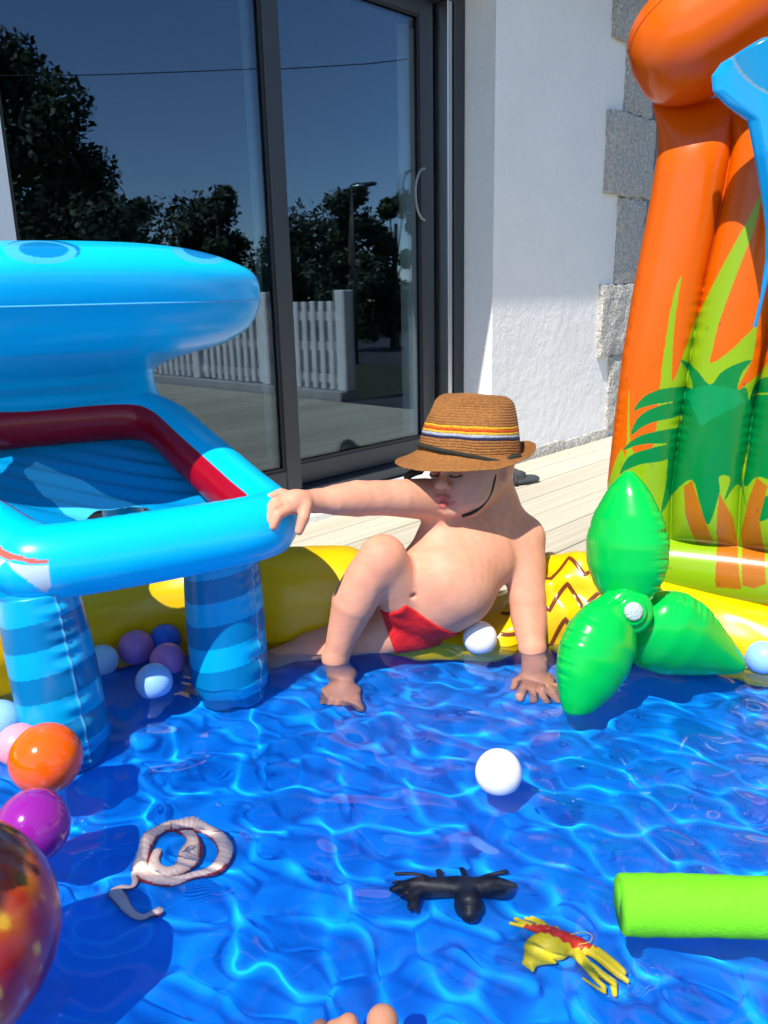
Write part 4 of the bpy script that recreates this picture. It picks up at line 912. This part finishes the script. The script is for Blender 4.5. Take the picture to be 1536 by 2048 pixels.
# head
HX = np.array([[.80, .55, .05], [-.56, .79, .22], [.07, -.20, .97]]); HX = np.array([v / np.linalg.norm(v) for v in HX])
Hd = Fd.part((.02, 1.40, .33), (.34, 1.72, .56)); Fb = Fd; Fd = Hd
ce(948, 922, 1.575, 78, 84, 76, HX, .02)
ce(928, 973, 1.546, 60, 62, 53, HX, .03)
Fd.chain([b(906, 1010, 1.518, 17), b(938, 1008, 1.535, 21)], .02)              # chin and jaw
Fd.chain([b(938, 1004, 1.545, 26), b(988, 978, 1.59, 30)], .02)
ce(940, 985, 1.510, 31, 22, 28, None, .02); ce(873, 984, 1.525, 17, 18, 22, None, .02)   # cheeks
ce(905, 930, 1.515, 40, 24, 12, HX, .015)                                       # brow
Fd.chain([b(889, 944, 1.505, 7), b(884, 966, 1.484, 9.5)], .008); ce(883, 970, 1.480, 12, 10, 9, None, .005)
ce(896, 973, 1.490, 7.5, 8, 6.5, None, .004); ce(874, 972, 1.494, 6, 7, 6, None, .004)
ce(890, 978, 1.480, 3.5, 5, 2.5, None, .002, True); ce(878, 978, 1.482, 3, 5, 2.5, None, .002, True)
ce(910, 949, 1.496, 15, 9, 8, None, .006, True); ce(868, 948, 1.506, 11, 9, 8, None, .006, True)
ce(911, 950, 1.507, 14, 11, 9, None, .003); ce(868, 949, 1.515, 10, 10, 8.5, None, .003)
Fd.chain([b(872, 998, 1.504, 4.5), b(884, 995, 1.494, 6.5), b(890, 996, 1.492, 6), b(910, 1001, 1.504, 4)], .004)
Fd.chain([b(876, 1007, 1.505, 4.5), b(888, 1010, 1.495, 7), b(904, 1006, 1.503, 4)], .004)
Fd.chain([b(893, 1021, 1.505, 12), b(906, 1023, 1.507, 12)], .010)
Fd.cone(b(870, 1002, 1.490, 1)[0], .0018, b(890, 1002.5, 1.483, 1)[0], .0026, .0015, True); Fd.cone(b(890, 1002.5, 1.483, 1)[0], .0026, b(912, 1003, 1.496, 1)[0], .0016, .0015, True)
ce(1005, 950, 1.512, 12, 10, 20, None, .004); ce(1006, 949, 1.503, 6, 6, 12, None, .003, True)
Fd = Fb; Fd.join(Hd, .007)
# small marks: navel, elbow and wrist folds, armpit fold
Fd.ell(at(826, 1191, 1.4535), (.0055, .007, .0042), None, .006, True)
V, q4 = Fd.mesh(2)
skin = np.array([.69, .325, .205]); cs = np.tile(skin, (len(V), 1))
bl = np.clip(.5 + .5 * noise3(V, 9, 61) + .3 * noise3(V, 26, 62), 0, 1)[:, None]; cs = cs * (1 - .22 * bl) + np.array([.66, .235, .135]) * .22 * bl
cs *= (1 + .04 * noise3(V, 60, 63))[:, None]
def patch(px, py, Y, r, rgb, amt, sy=1.0):
    p = at(px, py, Y); s = depth(p) / F * r; d2 = ((V[:, 0] - p[0]) ** 2 + (V[:, 1] - p[1]) ** 2 + ((V[:, 2] - p[2]) / sy) ** 2) / s ** 2
    wgt = (amt * np.exp(-d2))[:, None]; cs[:] = cs * (1 - wgt) + np.array(rgb) * wgt
for a in ((935, 985, 1.495, 30), (872, 988, 1.51, 18)): patch(*a, (.62, .22, .15), .35)
patch(887, 996, 1.492, 14, (.50, .065, .065), .95, .45); patch(889, 1008, 1.493, 15, (.52, .05, .055), .95, .5); patch(900, 1003, 1.498, 9, (.48, .09, .08), .6, .5); patch(884, 968, 1.48, 12, (.62, .24, .16), .3)
patch(766, 1105, 1.43, 32, (.62, .22, .14), .35); patch(545, 1048, 1.38, 12, (.62, .23, .15), .3); patch(1005, 950, 1.51, 20, (.62, .20, .12), .35)
body = build('body', V, q4, M_skin, child, True, cs)
# swim trunks: a shell over the hips
g = Fd.lo; lo_i = np.array([int((x - l) / HB) for x, l in zip((-.09, 1.40, .06), g)]); hi_i = np.array([int((x - l) / HB) for x, l in zip((.20, 1.70, .32), g)])
blk = tuple(slice(a, c) for a, c in zip(lo_i, hi_i)); T2 = Field(g + lo_i * HB, g + (hi_i - 1) * HB, HB); T2.n = hi_i - lo_i
tf = body_f[blk] - .0045
X, Y, Z = np.meshgrid(*[T2.lo[i] + HB * np.arange(T2.n[i]) for i in range(3)], indexing='ij')
def half(p, nrm_, f_):
    nrm_ = np.asarray(nrm_, float); nrm_ /= np.linalg.norm(nrm_); return np.maximum(f_, (X - p[0]) * nrm_[0] + (Y - p[1]) * nrm_[1] + (Z - p[2]) * nrm_[2])
tf = half(at(818, 1199, 1.50), (.60, .05, .80), tf)                          # waist
tf = half(at(738, 1216, 1.50), (-.62, -.62, .42), tf)                        # hem of the raised leg
tf = half(at(776, 1262, 1.50), (-.93, -.05, -.28), tf)                       # hem of the folded leg
V, q4 = T2.mesh(2, tf.astype(np.float32)); V = V + (.0007 * noise3(V, 22, 9))[:, None] * np.array([0, -1, .3]); build('swim_trunks', V, q4, M_trunks, child)
# lashes of the lowered eyes
for pts in ([(898, 951, 1.495), (910, 955, 1.490), (924, 950, 1.499)], [(860, 949, 1.504), (868, 953, 1.501), (877, 950, 1.504)]):
    V, f, _ = sweep(resample([at(*p) for p in pts], 12), .0015, 6); build('eyelash', V, f, M_cord, child)

# hat: ridged straw lathe
hat_c = at(940, 890, 1.572); hu = np.array([.075, .10, .99]); hu /= np.linalg.norm(hu)
hf = np.array([-.80, -.60, 0]); hf -= (hf @ hu) * hu; hf /= np.linalg.norm(hf); hs_ = np.cross(hu, hf)
SP = depth(hat_c) / F
prof = [(0, 96), (20, 98), (45, 99), (64, 96), (76, 88), (82, 76), (87, 58), (92, 34), (96, 12), (98, -4), (99, -11), (106, -18), (118, -24), (132, -29), (146, -33)]
pf_ = resample(prof, 400); dl = np.concatenate([[0], np.cumsum(np.hypot(*np.diff(pf_, axis=0).T))]); NR = 400
ld = np.linspace(0, dl[-1], NR); pr_, pz_ = np.interp(ld, dl, pf_[:, 0]), np.interp(ld, dl, pf_[:, 1])
row = 5.3; fr2 = (ld / row) % 1.0; rid = np.sqrt(np.clip(1 - (2 * fr2 - 1) ** 2, 0, 1)) ** .8 * 2.3
tn = np.gradient(np.stack([pr_, pz_], 1), axis=0); tn /= np.linalg.norm(tn, axis=1)[:, None] + 1e-9; nx, nz_ = -tn[:, 1], tn[:, 0]
qa = np.linspace(0, 2 * np.pi, 200, endpoint=False)                           # 0 = front
Rg = (pr_ + nx * rid)[:, None] * np.ones(200)[None]; Zh = (pz_ + nz_ * rid)[:, None] * np.ones(200)[None]; Q = np.broadcast_to(qa[None], Rg.shape)
brim = np.clip((pr_ - 99) / 47, 0, 1)[:, None] * (pz_ < -8)[:, None]; crown = np.clip((pz_ - 0) / 98, 0, 1)[:, None]
Zh = Zh + brim * (-12 * np.clip(np.cos(Q), 0, 1) ** 1.0 + 40 * np.clip(-np.cos(Q + .35), 0, 1) ** 1.5 + 4 * np.abs(np.sin(Q)))
Rg = Rg * (1 + brim * (-.05 + .05 * np.clip(np.cos(Q), 0, 1) - .09 * np.clip(-np.cos(Q), 0, 1)))
Xf, Xs = Rg * np.cos(Q) * 1.06, Rg * np.sin(Q) * .95                          # oval head
dent = np.exp(-(Xs / 22) ** 2) * np.clip((np.asarray(Zh) - 62) / 34, 0, 1); Zh = Zh - 13 * dent * (.4 + .6 * np.clip((Xf + 60) / 120, 0, 1))
pin = np.exp(-((Xf - 52) / 34) ** 2) * np.exp(-((Zh - 72) / 26) ** 2) * np.sign(Xs) * np.clip(np.abs(Xs) / 40, 0, 1); Xs = Xs - 13 * pin; Zh = Zh - 3 * crown * (Xf / 100)
wob = .8 * noise3(np.stack([Xf, Xs, Zh], -1).reshape(-1, 3), .018, 31).reshape(Rg.shape); Zh = Zh + wob
Vh = hat_c + SP * (Xf[..., None] * hf + Xs[..., None] * hs_ + Zh[..., None] * hu)
STR = np.array([.38, .155, .040]); chh = np.tile(STR, (NR * 200, 1)); rowi = np.repeat(np.floor(ld / row).astype(int), 200)
tint = 1 + .10 * np.sin(rowi * 12.9898) ; chh = chh * tint[:, None]
i0 = int(np.floor(np.interp(-34, -pz_, ld) / row)) - 1
for k, c in enumerate(((.78, .42, .02), (.70, .09, .008), (.78, .44, .03), (.42, .47, .55), (.02, .022, .07))): chh[rowi == i0 + k] = c
Vin = Vh - SP * 1.6 * ((Xf[..., None] * hf + Xs[..., None] * hs_) / (np.maximum(Rg, 6)[..., None]) * (1 - brim)[..., None] + hu * (brim + .6 * (pz_ > 85)[:, None])[..., None])
fo_ = quads(NR, 200, False, True); n0 = NR * 200
rim = np.stack([n0 - 200 + np.arange(200), n0 - 200 + (np.arange(200) + 1) % 200, 2 * n0 - 200 + (np.arange(200) + 1) % 200, 2 * n0 - 200 + np.arange(200)], 1)
hat = build('straw_hat', np.concatenate([Vh.reshape(-1, 3), Vin.reshape(-1, 3)]), np.concatenate([fo_, fo_[:, ::-1] + n0, rim[:, ::-1]]), M_straw, child, True, np.concatenate([chh, chh * .9]))
def hat_pt(ang_, r, z): return hat_c + SP * (r * math.cos(ang_) * 1.06 * hf + r * math.sin(ang_) * .95 * hs_ + z * hu)

# band cord, its knot, and the chin cord
cp_ = [hat_pt(a_, r_, z_q) for a_, r_, z_q in ((-1.3, 103, -6), (-.75, 104.5, -3), (-.3, 104.5, -2), (.2, 104, -5), (.6, 104, -9), (.95, 105, -14), (1.25, 107, -19), (1.5, 111, -23))]
V, f, _ = sweep(resample(cp_, 60), .0042, 10); build('hat_cord', V, f, M_cord, hat)
kn = [hat_pt(a_, r_, z_q) for a_, r_, z_q in ((1.58, 112, -19), (1.68, 111, -15), (1.82, 110, -13), (1.9, 112, -14))]
V, f, _ = sweep(resample(kn, 20), [.003] + [.0065] * 18 + [.003], 10); build('cord_knot', V, f, M_cord, hat)
ck = [at(*p) for p in ((992, 930, 1.505), (989, 955, 1.500), (981, 985, 1.500), (966, 1009, 1.498), (946, 1025, 1.498), (925, 1032, 1.508))]
V, f, _ = sweep(resample(ck, 50), .0034, 10); build('chin_cord', V, f, M_cord, hat)
tg = [at(*p) for p in ((848, 938, 1.53), (828, 945, 1.525), (808, 957, 1.52))]
V, f, _ = sweep(resample(tg, 16), np.interp(np.linspace(0, 1, 16), [0, .2, .8, 1], [.004, .009, .007, .002]), 10); build('cord_toggle', V, f, M_cord, hat)

# ------------------------------------------------------------------ water drops on the vinyl
def drops_on(parent, P, count, rmin, rmax):
    parts = []
    for k in rng.integers(0, len(P), count):
        r = rng.uniform(rmin, rmax); parts.append(sphere(P[k], r, 10, 7, (1, 1, 1.25)))
    o = build('water_drops', *merge(parts), M_clearwater, parent, True); o['kind'] = 'stuff'
fr3 = front.reshape(NS, NZ, 3); drops_on(volc, fr3[:290, 5:420].reshape(-1, 3), 60, .0014, .0030)
rimv = np.array([v.co[:] for v in bpy.data.objects['tray_rim'].data.vertices]) + org(shark); rimv = rimv[(rimv[:, 1] < 1.5) & (rimv[:, 2] > .39)]
drops_on(shark, rimv, 46, .0011, .0024)
